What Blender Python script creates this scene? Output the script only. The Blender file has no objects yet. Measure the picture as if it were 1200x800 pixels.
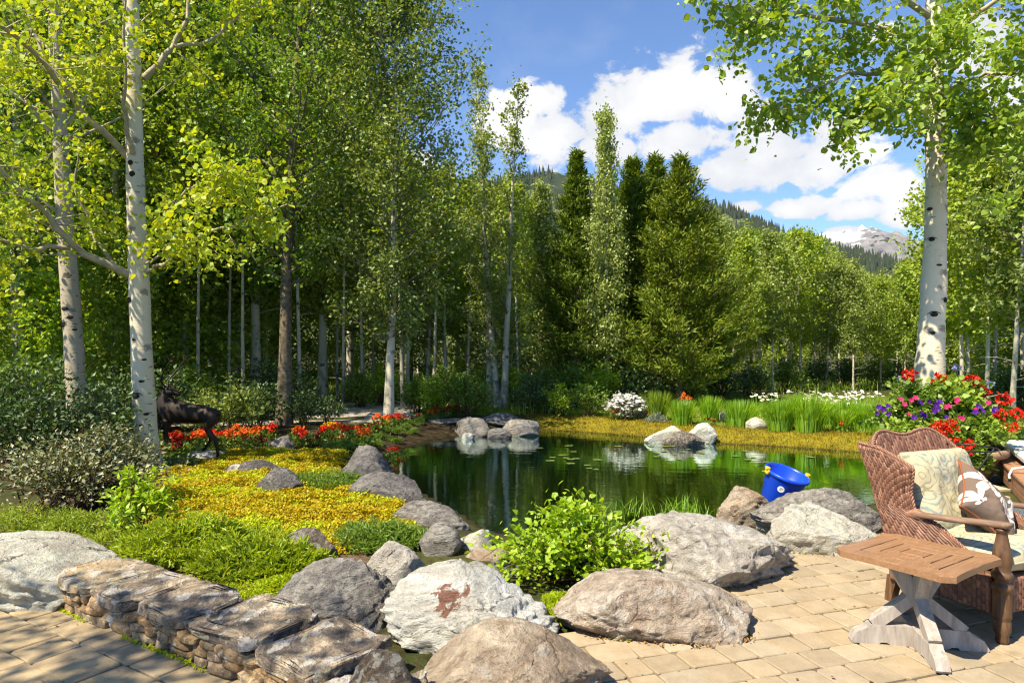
import bpy, math, random
import numpy as np
from mathutils import Vector, Matrix, noise as mnoise
R = math.radians
sc = bpy.context.scene
COL = sc.collection

# ------------------------------------------------------------------ camera, light, exposure
EYE = 1.6
cam_d = bpy.data.cameras.new("camera"); cam = bpy.data.objects.new("camera", cam_d); COL.objects.link(cam)
cam.location = (0, 0, EYE); cam.rotation_euler = (R(90), 0, 0)
cam_d.sensor_width = 36.0; cam_d.lens = 24.0; cam_d.shift_y = 10.0 / 1200.0
cam_d.clip_start = 0.05; cam_d.clip_end = 20000
sc.camera = cam
SUN_DIR = Vector((-0.70, -0.60, 0.0)).normalized()
SUN_EL = R(54)
sun_vec = Vector((SUN_DIR.x*math.cos(SUN_EL), SUN_DIR.y*math.cos(SUN_EL), math.sin(SUN_EL)))
sl = bpy.data.lights.new("sun", 'SUN'); sl.energy = 5.0; sl.angle = R(0.53); sl.color = (1.0, 0.885, 0.68)
so = bpy.data.objects.new("sun", sl); COL.objects.link(so)
so.rotation_euler = sun_vec.to_track_quat('Z', 'Y').to_euler(); so.location = (-20, -10, 30)
sc.view_settings.view_transform = 'Standard'; sc.view_settings.look = 'None'
sc.view_settings.exposure = 1.12; sc.view_settings.gamma = 1.0
sc.view_settings.use_curve_mapping = False
sc.render.engine = 'CYCLES'
cy = sc.cycles
cy.max_bounces = 7; cy.diffuse_bounces = 3; cy.glossy_bounces = 3; cy.transmission_bounces = 4
cy.transparent_max_bounces = 6; cy.volume_bounces = 0
cy.caustics_reflective = False; cy.caustics_refractive = False
cy.use_denoising = True
cy.sample_clamp_indirect = 4.0
sc.render.film_transparent = False
cy.filter_width = 1.2

# ------------------------------------------------------------------ node helpers
class NT:
    def __init__(s, tree):
        s.t = tree; s.n = tree.nodes; s.l = tree.links
    def node(s, typ, **kw):
        n = s.n.new(typ)
        for k, v in kw.items(): setattr(n, k, v)
        return n
    def put(s, sock, v):
        if v is None: return
        if hasattr(v, 'is_linked') or isinstance(v, bpy.types.NodeSocket): s.l.new(v, sock)
        else:
            if hasattr(sock.default_value, '__len__') and not hasattr(v, '__len__'): v = (v, v, v)
            if hasattr(sock.default_value, '__len__') and len(sock.default_value) == 4 and len(v) == 3: v = tuple(v)+(1,)
            sock.default_value = v
    def math(s, op, a, b=None, c=None, clamp=False):
        n = s.node('ShaderNodeMath', operation=op); n.use_clamp = clamp
        s.put(n.inputs[0], a); s.put(n.inputs[1], b)
        if c is not None: s.put(n.inputs[2], c)
        return n.outputs[0]
    def vmath(s, op, a, b=None):
        n = s.node('ShaderNodeVectorMath', operation=op); s.put(n.inputs[0], a)
        if b is not None:
            if op == 'SCALE': s.put(n.inputs[3], b)
            else: s.put(n.inputs[1], b)
        return n.outputs[0]
    def mix(s, f, a, b, mode='MIX'):
        n = s.node('ShaderNodeMix', data_type='RGBA', blend_type=mode)
        s.put(n.inputs[0], f); s.put(n.inputs[6], a); s.put(n.inputs[7], b)
        return n.outputs[2]
    def ramp(s, f, stops, interp='LINEAR'):
        n = s.node('ShaderNodeValToRGB'); n.color_ramp.interpolation = interp
        e = n.color_ramp.elements
        while len(e) < len(stops): e.new(0.5)
        for i, (p, c) in enumerate(stops):
            e[i].position = p
            if not hasattr(c, '__len__'): c = (c, c, c)
            e[i].color = tuple(c)+(1,) if len(c) == 3 else c
        s.put(n.inputs[0], f); return n.outputs[0]
    def sstep(s, f, a, b, lo=0.0, hi=1.0):
        n = s.node('ShaderNodeMapRange', interpolation_type='SMOOTHSTEP')
        s.put(n.inputs[0], f); s.put(n.inputs[1], a); s.put(n.inputs[2], b); s.put(n.inputs[3], lo); s.put(n.inputs[4], hi)
        return n.outputs[0]
    def noise(s, vec, scale=5, detail=4, rough=0.5, dist=0.0, out=0):
        n = s.node('ShaderNodeTexNoise'); s.put(n.inputs['Vector'], vec)
        n.inputs['Scale'].default_value = scale; n.inputs['Detail'].default_value = detail
        n.inputs['Roughness'].default_value = rough; n.inputs['Distortion'].default_value = dist
        return n.outputs[out]
    def voro(s, vec, scale=5, feature='F1', out=0, rnd=1.0):
        n = s.node('ShaderNodeTexVoronoi', feature=feature); s.put(n.inputs['Vector'], vec)
        n.inputs['Scale'].default_value = scale; n.inputs['Randomness'].default_value = rnd
        return n.outputs[out]
    def mapv(s, vec, scale=(1,1,1), loc=(0,0,0), rot=(0,0,0)):
        n = s.node('ShaderNodeMapping'); s.put(n.inputs[0], vec)
        n.inputs[1].default_value = loc; n.inputs[2].default_value = rot; n.inputs[3].default_value = scale
        return n.outputs[0]
    def coord(s, o='Object'): return s.node('ShaderNodeTexCoord').outputs[o]
    def objrand(s): return s.node('ShaderNodeObjectInfo').outputs['Random']
    def objcoord(s):
        "object coordinates shifted by a random amount per object"
        c = s.coord(); r = s.objrand()
        v = s.node('ShaderNodeCombineXYZ'); m = s.math('MULTIPLY', r, 91.7); k = s.math('MULTIPLY', r, 53.1)
        s.put(v.inputs[0], m); s.put(v.inputs[1], k); s.put(v.inputs[2], m)
        return s.vmath('ADD', c, v.outputs[0])
    def island(s): return s.node('ShaderNodeNewGeometry').outputs['Random Per Island']
    def attr(s, name, o='Fac'):
        n = s.node('ShaderNodeAttribute'); n.attribute_name = name; return n.outputs[o]
    def sep(s, v):
        n = s.node('ShaderNodeSeparateXYZ'); s.put(n.inputs[0], v); return n.outputs
    def bump(s, h, strength=0.5, dist=0.02, normal=None):
        n = s.node('ShaderNodeBump'); s.put(n.inputs['Height'], h)
        n.inputs['Strength'].default_value = strength; n.inputs['Distance'].default_value = dist
        if normal is not None: s.put(n.inputs['Normal'], normal)
        return n.outputs[0]
    def principled(s, color, rough=0.6, normal=None, spec=0.4, metal=0.0):
        n = s.node('ShaderNodeBsdfPrincipled')
        s.put(n.inputs['Base Color'], color); s.put(n.inputs['Roughness'], rough); s.put(n.inputs['Metallic'], metal)
        n.inputs['Specular IOR Level'].default_value = spec
        if normal is not None: s.put(n.inputs['Normal'], normal)
        return n.outputs[0]
    def out(s, shader):
        o = s.node('ShaderNodeOutputMaterial'); s.l.new(shader, o.inputs[0])

def newmat(name):
    m = bpy.data.materials.new(name); m.use_nodes = True; m.node_tree.nodes.clear()
    return m, NT(m.node_tree)

# ------------------------------------------------------------------ sky with clouds
w = bpy.data.worlds.new("World"); sc.world = w; w.use_nodes = True
w.node_tree.nodes.clear(); T = NT(w.node_tree)
skyt = T.node('ShaderNodeTexSky', sky_type='NISHITA'); skyt.sun_disc = False
skyt.sun_elevation = SUN_EL; skyt.sun_rotation = math.atan2(SUN_DIR.x, SUN_DIR.y)
skyt.altitude = 1200; skyt.air_density = 1.0; skyt.dust_density = 0.5; skyt.ozone_density = 1.6
SKYS = 0.10
gen = T.coord('Generated'); X, Y, Z = T.sep(gen)
az = T.math('ARCTAN2', X, Y); el = T.math('ARCSINE', Z)
az = T.math('MULTIPLY', az, 57.29578); el = T.math('MULTIPLY', el, 57.29578)
def azel(px, py):
    a = math.atan((px-600)/800); return math.degrees(a), math.degrees(math.atan((410-py)/800*math.cos(a)))
LUMPS = [(592,135,50,48),(655,160,52,38),(705,135,52,38),(752,112,55,42),(800,100,56,46),(848,112,52,42),(890,150,40,28),
 (640,120,30,22),(700,175,60,26),(800,165,70,24),(900,178,60,36),(960,185,70,40),(1020,215,50,26),(860,205,52,24),(1055,225,40,30),(940,245,60,15),
 (1005,246,56,14),(870,243,26,10),(1055,252,36,14),(985,272,30,9),(1130,50,70,36),(1190,110,60,40),(1030,40,36,16),(960,190,90,34),
 (250,85,60,40),(415,130,36,22),(405,30,26,26),(330,150,60,30),(480,200,46,24),(100,60,80,30),(-200,150,180,70),(1400,120,160,80),(1600,-100,200,60),(-500,60,200,60)]
nv = T.node('ShaderNodeCombineXYZ'); T.put(nv.inputs[0], az); T.put(nv.inputs[1], el)
nz = T.noise(T.mapv(nv.outputs[0], scale=(0.12, 0.17, 1)), scale=2.3, detail=9, rough=0.60, dist=0.3)
nz2 = T.noise(T.mapv(nv.outputs[0], scale=(0.12, 0.17, 1), loc=(7.3, 2.1, 3)), scale=0.9, detail=5, rough=0.55)
dens = None; under = None
for (px, py, rx, ry) in LUMPS:
    a, e = azel(px, py); a1, _ = azel(px+rx, py); _, e1 = azel(px, py-ry)
    da = T.math('DIVIDE', T.math('SUBTRACT', az, a), max(0.5, abs(a1-a)))
    de = T.math('DIVIDE', T.math('SUBTRACT', el, e), max(0.4, abs(e1-e)))
    d2 = T.math('ADD', T.math('MULTIPLY', da, da), T.math('MULTIPLY', de, de))
    g = T.math('POWER', 2.718, T.math('MULTIPLY', d2, -1.02))
    dens = g if dens is None else T.math('MAXIMUM', dens, g)
f = T.math('ADD', dens, T.math('MULTIPLY', T.math('SUBTRACT', nz, 0.5), 1.95))
cl = T.sstep(f, 0.36, 0.60)
grey = T.sstep(T.math('ADD', T.math('MULTIPLY', nz2, 0.9), T.math('MULTIPLY', f, 0.25)), 0.42, 0.85)
ccol = T.mix(grey, (3.7, 3.8, 4.05), (5.15, 5.1, 5.0))
wisp = T.math('MULTIPLY', T.sstep(nz2, 0.55, 0.8), 0.12)
skc = T.mix(1.0, skyt.outputs[0], (0.66, 0.83, 1.02), 'MULTIPLY')
colr = T.mix(T.math('MAXIMUM', cl, wisp), skc, ccol)
bg = T.node('ShaderNodeBackground'); T.put(bg.inputs[0], colr); bg.inputs[1].default_value = SKYS
wo = T.node('ShaderNodeOutputWorld'); T.l.new(bg.outputs[0], wo.inputs[0])
w.cycles.sampling_method = 'MANUAL'; w.cycles.sample_map_resolution = 512

# ------------------------------------------------------------------ geometry helpers
rs = np.random.RandomState(11)
def W(px, py, d):
    "the place at depth d that stands at pixel px,py of the 1200x800 photograph"
    return np.array(((px-600)/800*d, d, EYE-(py-410)/800*d))
def G(px, py, z=0.0):
    d = 800*(EYE-z)/(py-410.0); return ((px-600)/800*d, d)

class MB:
    def __init__(s): s.v = []; s.f = {}; s.n = 0; s.at = {}
    def add(s, v, f, **at):
        v = np.asarray(v, float).reshape(-1, 3)
        fl = [f] if isinstance(f, np.ndarray) else None
        if fl is None:
            by = {}
            for q in f: by.setdefault(len(q), []).append(q)
            fl = [np.array(b, int) for b in by.values()]
        for a in fl:
            if len(a): s.f.setdefault(a.shape[1], []).append(a+s.n)
        for k, val in at.items(): s.at.setdefault(k, []).append((s.n, np.asarray(val, float)))
        s.v.append(v); s.n += len(v)
        return s
    def build(s, name, m, parent=None, smooth=True, loc=None):
        me = bpy.data.meshes.new(name)
        V = np.concatenate(s.v) if s.v else np.zeros((0, 3))
        if loc is not None: V = V-np.asarray(loc)
        me.vertices.add(len(V)); me.vertices.foreach_set('co', V.astype(np.float32).ravel())
        loops = []; starts = []; tot = []; k = 0
        for size, arrs in s.f.items():
            a = np.concatenate(arrs); loops.append(a.ravel())
            starts.append(np.arange(len(a))*size+k); tot.append(np.full(len(a), size)); k += a.size
        if loops:
            L = np.concatenate(loops); S = np.concatenate(starts); TT = np.concatenate(tot)
            me.loops.add(len(L)); me.loops.foreach_set('vertex_index', L.astype(np.int32))
            me.polygons.add(len(S)); me.polygons.foreach_set('loop_start', S.astype(np.int32)); me.polygons.foreach_set('loop_total', TT.astype(np.int32))
            me.polygons.foreach_set('use_smooth', np.full(len(S), bool(smooth)))
        for key, parts in s.at.items():
            dim = 1 if parts[0][1].ndim == 1 else 3
            arr = np.zeros((len(V), dim) if dim == 3 else len(V))
            for st, val in parts: arr[st:st+len(val)] = val
            at = me.attributes.new(key, 'FLOAT' if dim == 1 else 'FLOAT_VECTOR', 'POINT')
            at.data.foreach_set('value' if dim == 1 else 'vector', arr.astype(np.float32).ravel())
        me.update(calc_edges=True); me.validate()
        if m is not None:
            for mm in (m if isinstance(m, (list, tuple)) else [m]): me.materials.append(mm)
        o = bpy.data.objects.new(name, me); COL.objects.link(o)
        if parent is not None: o.parent = parent
        if loc is not None: o.location = loc
        return o

def tag(o, label=None, cat=None, group=None, kind=None):
    if label: o['label'] = label
    if cat: o['category'] = cat
    if group: o['group'] = group
    if kind: o['kind'] = kind
    return o
def empty(name, loc=(0,0,0), rz=0.0):
    o = bpy.data.objects.new(name, None); COL.objects.link(o); o.location = loc; o.rotation_euler = (0, 0, rz); o.empty_display_size = 0.1
    return o
def copy_tree(o, parent=None):
    c = o.copy(); COL.objects.link(c); c.parent = parent
    for ch in list(o.children): copy_tree(ch, c)
    return c
def nrm(a): 
    a = np.asarray(a, float); return a/(np.linalg.norm(a, axis=-1, keepdims=True)+1e-9)

def tube(mb, pts, rad, n=6, cap=True, **kw):
    pts = np.asarray(pts, float); m = len(pts); rad = np.broadcast_to(np.asarray(rad, float), (m,))
    t = np.gradient(pts, axis=0) if m > 1 else np.array([[0,0,1.]])
    t = nrm(t); ref = np.array([0,0,1.]) if abs(t[0][2]) < 0.9 else np.array([1.,0,0])
    V = []; a = np.arange(n)*2*np.pi/n; u = nrm(np.cross(t[0], ref))
    for i in range(m):
        u = nrm(u-t[i]*np.dot(u, t[i])); v = np.cross(t[i], u)
        V.append(pts[i]+rad[i]*(np.cos(a)[:, None]*u+np.sin(a)[:, None]*v))
    V = np.concatenate(V); i = np.arange(m-1)[:, None]*n; j = np.arange(n)[None]; j2 = (j+1) % n
    F = np.stack([i+j, i+j2, i+n+j2, i+n+j], -1).reshape(-1, 4)
    mb.add(V, F, **kw)
    if cap:
        mb.add(V[:n], [list(range(n))[::-1]]); mb.add(V[-n:], [list(range(n))])
def lathe(mb, prof, n=24, loc=(0,0,0), rmul=None):
    prof = np.asarray(prof, float); a = np.arange(n)*2*np.pi/n; V = []
    for i, (r, z) in enumerate(prof):
        rr = r*np.ones(n) if rmul is None else r*rmul(a, z)
        V.append(np.stack([rr*np.cos(a)+loc[0], rr*np.sin(a)+loc[1], np.full(n, z+loc[2])], 1))
    m = len(prof); i = np.arange(m-1)[:, None]*n; j = np.arange(n)[None]; j2 = (j+1) % n
    mb.add(np.concatenate(V), np.stack([i+j, i+j2, i+n+j2, i+n+j], -1).reshape(-1, 4))
def box(mb, c, s, rot=None, bev=0.004):
    "bevelled box"
    c = np.asarray(c, float); h = np.asarray(s, float)/2; b = min(bev, min(h)*0.45)
    V = []; idx = {}
    for sx in (-1, 1):
        for sy in (-1, 1):
            for sz in (-1, 1):
                for ax in range(3):
                    p = np.array([sx*h[0], sy*h[1], sz*h[2]]); q = p.copy()
                    for k in range(3):
                        if k != ax: q[k] -= (sx, sy, sz)[k]*b
                    idx[(sx, sy, sz, ax)] = len(V); V.append(q)
    F = []
    for ax in range(3):
        o1, o2 = [k for k in range(3) if k != ax]
        for sg in (-1, 1):
            q = []
            for (a, bb) in ((-1,-1),(1,-1),(1,1),(-1,1)):
                t = [0,0,0]; t[ax] = sg; t[o1] = a; t[o2] = bb; q.append(idx[(*t, ax)])
            F.append(q if (sg > 0) == (ax != 1) else q[::-1])
    for ax in range(3):
        o1, o2 = [k for k in range(3) if k != ax]
        for a in (-1, 1):
            for bb in (-1, 1):
                t0 = [0,0,0]; t0[o1] = a; t0[o2] = bb; t0[ax] = -1; t1 = list(t0); t1[ax] = 1
                q = [idx[(*t0, o1)], idx[(*t1, o1)], idx[(*t1, o2)], idx[(*t0, o2)]]
                F.append(q)
    for sx in (-1, 1):
        for sy in (-1, 1):
            for sz in (-1, 1): F.append([idx[(sx, sy, sz, k)] for k in range(3)])
    V = np.array(V)
    F2 = []
    for q in F:                      # outward winding
        p = V[q]; nn = np.cross(p[1]-p[0], p[2]-p[0])
        F2.append(q if np.dot(nn, p.mean(0)) > 0 else q[::-1])
    if rot is not None: V = V @ np.asarray(rot).T
    mb.add(V+c, F2)
def rotz(a): return np.array([[math.cos(a), -math.sin(a), 0], [math.sin(a), math.cos(a), 0], [0, 0, 1]])
def roty(a): return np.array([[math.cos(a), 0, math.sin(a)], [0, 1, 0], [-math.sin(a), 0, math.cos(a)]])
def rotx(a): return np.array([[1, 0, 0], [0, math.cos(a), -math.sin(a)], [0, math.sin(a), math.cos(a)]])

def prism(mb, poly, z0, z1, bev=0.0):
    "extrude a plan polygon between heights, top edge bevelled"
    poly = np.asarray(poly, float); n = len(poly); c = poly.mean(0)
    area = np.sum(poly[:, 0]*np.roll(poly[:, 1], -1)-np.roll(poly[:, 0], -1)*poly[:, 1])
    if area < 0: poly = poly[::-1]
    ins = poly+nrm(c-poly)*bev
    V = np.concatenate([np.c_[poly, np.full(n, z0)], np.c_[poly, np.full(n, z1-bev)], np.c_[ins, np.full(n, z1)]])
    F = [[i, (i+1) % n, n+(i+1) % n, n+i] for i in range(n)]+[[n+i, n+(i+1) % n, 2*n+(i+1) % n, 2*n+i] for i in range(n)]
    F += [list(range(2*n, 3*n)), list(range(n))[::-1]]
    mb.add(V, F)

def hash3(i, j, k, seed):
    h = (i.astype(np.int64)*374761393+j.astype(np.int64)*668265263+k.astype(np.int64)*2147483647+seed*974711) & 0x7fffffff
    h = ((h ^ (h >> 13))*1274126177) & 0x7fffffff
    return ((h ^ (h >> 16)) & 0xffff)/65535.0
def vnoise(P, seed=0):
    P = np.asarray(P, float); I = np.floor(P).astype(np.int64); f = P-I; f = f*f*(3-2*f); r = 0
    for a in (0, 1):
        for b in (0, 1):
            for c in (0, 1):
                wgt = (f[:, 0] if a else 1-f[:, 0])*(f[:, 1] if b else 1-f[:, 1])*(f[:, 2] if c else 1-f[:, 2])
                r = r+wgt*hash3(I[:, 0]+a, I[:, 1]+b, I[:, 2]+c, seed)
    return r*2-1
def fbm(P, seed=0, oct=4, lac=2.1, gain=0.5):
    r = 0; a = 1.0; P = np.asarray(P, float)
    for o in range(oct):
        r = r+a*vnoise(P*lac**o+o*17.3, seed+o); a *= gain
    return r
def inpoly(P, poly):
    P = np.asarray(P, float); poly = np.asarray(poly, float); x, y = P[:, 0], P[:, 1]; c = np.zeros(len(P), bool); j = len(poly)-1
    for i in range(len(poly)):
        xi, yi = poly[i]; xj, yj = poly[j]
        c ^= ((yi > y) != (yj > y)) & (x < (xj-xi)*(y-yi)/((yj-yi) if abs(yj-yi) > 1e-12 else 1e-12)+xi); j = i
    return c
def sdist(P, poly):
    "signed distance to a polygon, positive outside"
    P = np.asarray(P, float)[:, :2]; poly = np.asarray(poly, float); d = np.full(len(P), 1e9)
    for i in range(len(poly)):
        a = poly[i-1]; b = poly[i]; ab = b-a; t = np.clip(((P-a)@ab)/(ab@ab+1e-12), 0, 1)
        d = np.minimum(d, np.linalg.norm(P-(a+t[:, None]*ab), axis=1))
    return np.where(inpoly(P, poly), -d, d)
def sm(x, a, b):
    t = np.clip((x-a)/(b-a), 0, 1); return t*t*(3-2*t)
def smooth_poly(poly, it=2):
    p = np.asarray(poly, float)
    for _ in range(it):
        q = np.roll(p, -1, 0); p = np.stack([0.75*p+0.25*q, 0.25*p+0.75*q], 1).reshape(-1, 2)
    return p

# leaves: one folded card per leaf ------------------------------------------------
def leaves(mb, C, size, seed=0, up=0.3, hang=0.0, aspect=0.8, kind=4, dirs=None, jit=0.5, **kw):
    r = np.random.RandomState(seed); N = len(C)
    if N == 0: return
    C = np.asarray(C, float)
    s = size*(1+jit*(r.rand(N)*2-1))
    nvec = r.normal(size=(N, 3)); nvec[:, 2] = np.abs(nvec[:, 2])+up; nvec = nrm(nvec)
    if dirs is None:
        d = r.normal(size=(N, 3)); d[:, 2] -= hang
    else: d = np.asarray(dirs)+0.35*r.normal(size=(N, 3))
    d = nrm(d-nvec*np.sum(d*nvec, 1, keepdims=True)); b = np.cross(nvec, d)
    L = s[:, None]*d; B = (s*aspect*0.5)[:, None]*b; Nn = s[:, None]*nvec
    if kind == 4:
        V = np.stack([C, C+0.45*L+B+0.08*Nn, C+L-0.05*Nn, C+0.45*L-B+0.08*Nn], 1)
        F = np.arange(N*4).reshape(N, 4)
    else:
        V = np.stack([C, C+0.28*L+B*0.92+0.07*Nn, C+0.66*L+B*0.75+0.07*Nn, C+L-0.05*Nn, C+0.66*L-B*0.75+0.07*Nn, C+0.28*L-B*0.92+0.07*Nn], 1)
        F = np.arange(N*6).reshape(N, 6)
    mb.add(V.reshape(-1, 3), F, **kw)
def blades(mb, B, h, seed=0, width=0.008, bend=0.3, lean=0.25, seg=3):
    "grass or iris blades standing on points B"
    r = np.random.RandomState(seed); N = len(B); B = np.asarray(B, float)
    a = r.rand(N)*2*np.pi; hh = np.asarray(h)*(0.6+0.5*r.rand(N)); dirv = np.stack([np.cos(a), np.sin(a), np.zeros(N)], 1)
    side = np.stack([-np.sin(a), np.cos(a), np.zeros(N)], 1); ln = lean*r.rand(N); bd = bend*r.rand(N)**2
    rows = []
    for k in range(seg):
        t = k/seg; c = B+dirv*(hh*(ln*t+bd*t*t*1.2))[:, None]; c[:, 2] += hh*(t-0.35*bd*t*t); wd = (width*(1-0.55*t*t))*0.5
        rows += [c-side*wd, c+side*wd]
    c = B+dirv*(hh*(ln+bd*1.2))[:, None]; c[:, 2] += hh*(1-0.35*bd); rows.append(c)
    V = np.stack(rows, 1); m = 2*seg+1; base = np.arange(N)[:, None]*m
    for k in range(seg-1):
        mb.add(np.zeros((0, 3)), np.zeros((0, 4), int))
    F4 = np.concatenate([base+np.array([[2*k, 2*k+1, 2*k+3, 2*k+2]]) for k in range(seg-1)]) if seg > 1 else np.zeros((0, 4), int)
    F3 = base+np.array([[2*seg-2, 2*seg-1, 2*seg]])
    n0 = mb.n; mb.add(V.reshape(-1, 3), F4); mb.f.setdefault(3, []).append(F3+n0)
# ------------------------------------------------------------------ materials
LEAF = 1.95
def leafmat(name, cols, trans=0.42, gloss=0.03, tint=(1.35, 1.2, 0.45), rough=0.5):
    m, t = newmat(name)
    rnd = t.island(); ov = t.objrand()
    cols = [(min(0.8, a*LEAF*1.0), min(0.8, b*LEAF*1.08), cc*LEAF*0.9) for a, b, cc in cols] if trans > 0.305 or 'conifer' in name or name in ('shrub_dark',) else cols
    n = len(cols); c = t.ramp(rnd, [(i/(max(1, n-1)), col) for i, col in enumerate(cols)])
    c = t.mix(0.55, c, t.mix(1.0, c, t.ramp(ov, [(0, (0.8, 0.85, 0.8)), (0.5, (1, 1, 1)), (1, (1.25, 1.15, 0.9))]), 'MULTIPLY'))
    gloss = gloss*0.55
    d = t.node('ShaderNodeBsdfDiffuse'); t.put(d.inputs[0], c)
    tr = t.node('ShaderNodeBsdfTranslucent'); t.put(tr.inputs[0], t.mix(1.0, c, tint, 'MULTIPLY'))
    g = t.node('ShaderNodeBsdfGlossy'); g.inputs['Roughness'].default_value = rough; t.put(g.inputs[0], (1, 1, 1))
    a = t.node('ShaderNodeMixShader'); a.inputs[0].default_value = trans; t.l.new(d.outputs[0], a.inputs[1]); t.l.new(tr.outputs[0], a.inputs[2])
    b = t.node('ShaderNodeMixShader'); b.inputs[0].default_value = gloss; t.l.new(a.outputs[0], b.inputs[1]); t.l.new(g.outputs[0], b.inputs[2])
    t.out(b.outputs[0]); return m
def plain(name, col, rough=0.6, spec=0.4, var=0.15, scale=12, metal=0.0, bump=0.0, bscale=60):
    m, t = newmat(name); v = t.objcoord(); n = t.noise(v, scale, 5, 0.55)
    c0 = tuple(x*(1-var) for x in col); c1 = tuple(min(1, x*(1+var)) for x in col)
    c = t.ramp(n, [(0.3, c0), (0.7, c1)])
    nm = t.bump(t.noise(v, bscale, 4, 0.6), bump, 0.01) if bump else None
    t.out(t.principled(c, rough, nm, spec, metal)); return m
def petal(name, cols, trans=0.3):
    return leafmat(name, cols, trans, 0.02, (1.0, 0.9, 0.9), 0.5)

M = {}
M['aspen_leaf']  = leafmat('aspen_leaf',  [(0.085,0.125,0.016),(0.13,0.17,0.02),(0.10,0.155,0.022),(0.19,0.21,0.026)], 0.42, 0.05)
M['aspen_dark']  = leafmat('aspen_dark',  [(0.065,0.115,0.014),(0.105,0.16,0.018),(0.085,0.14,0.016),(0.15,0.19,0.02)], 0.42, 0.05)
M['aspen_olive'] = leafmat('aspen_olive', [(0.08,0.11,0.022),(0.125,0.15,0.034),(0.10,0.135,0.03),(0.17,0.18,0.045)], 0.36, 0.06)
M['aspen_pale']  = leafmat('aspen_pale',  [(0.11,0.14,0.04),(0.15,0.18,0.05),(0.13,0.16,0.05),(0.21,0.23,0.08)], 0.36, 0.07)
M['aspen_gold']  = leafmat('aspen_gold',  [(0.12,0.175,0.012),(0.18,0.22,0.014),(0.23,0.235,0.016),(0.14,0.19,0.014)], 0.48, 0.05)
M['aspen_lime']  = leafmat('aspen_lime',  [(0.10,0.15,0.014),(0.15,0.19,0.016),(0.18,0.21,0.02),(0.12,0.17,0.016)], 0.46, 0.05)
M['aspen_near']  = leafmat('aspen_near',  [(0.09,0.145,0.014),(0.14,0.19,0.018),(0.11,0.165,0.016),(0.19,0.22,0.02)], 0.46, 0.07)
M['conifer']     = leafmat('conifer',     [(0.027,0.052,0.006),(0.054,0.084,0.007),(0.040,0.067,0.006),(0.10,0.12,0.008)], 0.26, 0.03)
M['conifer_gold']= leafmat('conifer_gold',[(0.033,0.056,0.006),(0.066,0.090,0.007),(0.048,0.073,0.006),(0.118,0.124,0.008)], 0.26, 0.03)
M['shrub']       = leafmat('shrub',       [(0.05,0.09,0.014),(0.085,0.13,0.018),(0.07,0.11,0.016),(0.12,0.16,0.02)], 0.38, 0.05)
M['shrub_dark']  = leafmat('shrub_dark',  [(0.022,0.045,0.013),(0.038,0.066,0.018),(0.03,0.055,0.015),(0.055,0.085,0.024)], 0.25, 0.07)
M['shrub_bright']= leafmat('shrub_bright',[(0.1176,0.1848,0.00672),(0.1764,0.2352,0.0084),(0.1512,0.2184,0.0084),(0.2352,0.2688,0.01176)], 0.45, 0.06)
M['variegated']  = leafmat('variegated',  [(0.05,0.08,0.03),(0.10,0.13,0.05),(0.34,0.34,0.17),(0.08,0.115,0.04),(0.42,0.40,0.22)], 0.25, 0.08)
M['grass']       = leafmat('grass',       [(0.063,0.1092,0.0084),(0.1008,0.147,0.01176),(0.084,0.126,0.01008),(0.1428,0.1764,0.01512)], 0.42, 0.05)
M['lime']        = leafmat('lime',        [(0.168,0.21,0.00672),(0.2268,0.252,0.0084),(0.1932,0.2352,0.0084)], 0.4, 0.03)
M['iris']        = leafmat('iris',        [(0.084,0.168,0.01008),(0.1344,0.2184,0.01344),(0.1092,0.1932,0.01176),(0.168,0.2436,0.0168)], 0.5, 0.06)
M['spiky']       = leafmat('spiky',       [(0.10,0.145,0.010),(0.15,0.185,0.010),(0.125,0.165,0.010),(0.20,0.21,0.012)], 0.38, 0.04)
M['heather']     = leafmat('heather',     [(0.1008,0.1428,0.021),(0.1428,0.1764,0.021),(0.126,0.1596,0.021),(0.1848,0.21,0.0252)], 0.35, 0.03)
M['silver']      = leafmat('silver',      [(0.24,0.27,0.22),(0.32,0.35,0.29),(0.2,0.24,0.17)], 0.25, 0.04, (1,1,0.8))
M['sedum']       = leafmat('sedum',       [(0.43,0.305,0.006),(0.50,0.37,0.008),(0.33,0.28,0.010),(0.52,0.365,0.008),(0.20,0.22,0.012),(0.46,0.305,0.006)], 0.3, 0.02, (1.1,1.0,0.5))
M['red']    = petal('red_petal',    [(0.55,0.012,0.006),(0.68,0.03,0.010),(0.62,0.018,0.008)])
M['orange'] = petal('orange_petal', [(0.70,0.10,0.008),(0.75,0.17,0.010),(0.62,0.06,0.008)])
M['darkred']= petal('dark_red_petal',[(0.16,0.006,0.012),(0.26,0.010,0.016),(0.10,0.005,0.010)])
M['yellowp']= petal('yellow_petal', [(0.75,0.45,0.01),(0.7,0.38,0.01)])
M['white']  = petal('white_petal',  [(0.74,0.74,0.70),(0.8,0.8,0.77),(0.68,0.68,0.64)])
M['purple'] = petal('purple_petal', [(0.055,0.010,0.19),(0.09,0.014,0.27),(0.04,0.008,0.13)])
M['pink']   = petal('pink_petal',   [(0.55,0.015,0.12),(0.65,0.03,0.17),(0.48,0.012,0.10)])
M['blue']   = petal('blue_petal',   [(0.20,0.24,0.6),(0.28,0.32,0.66)])

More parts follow.
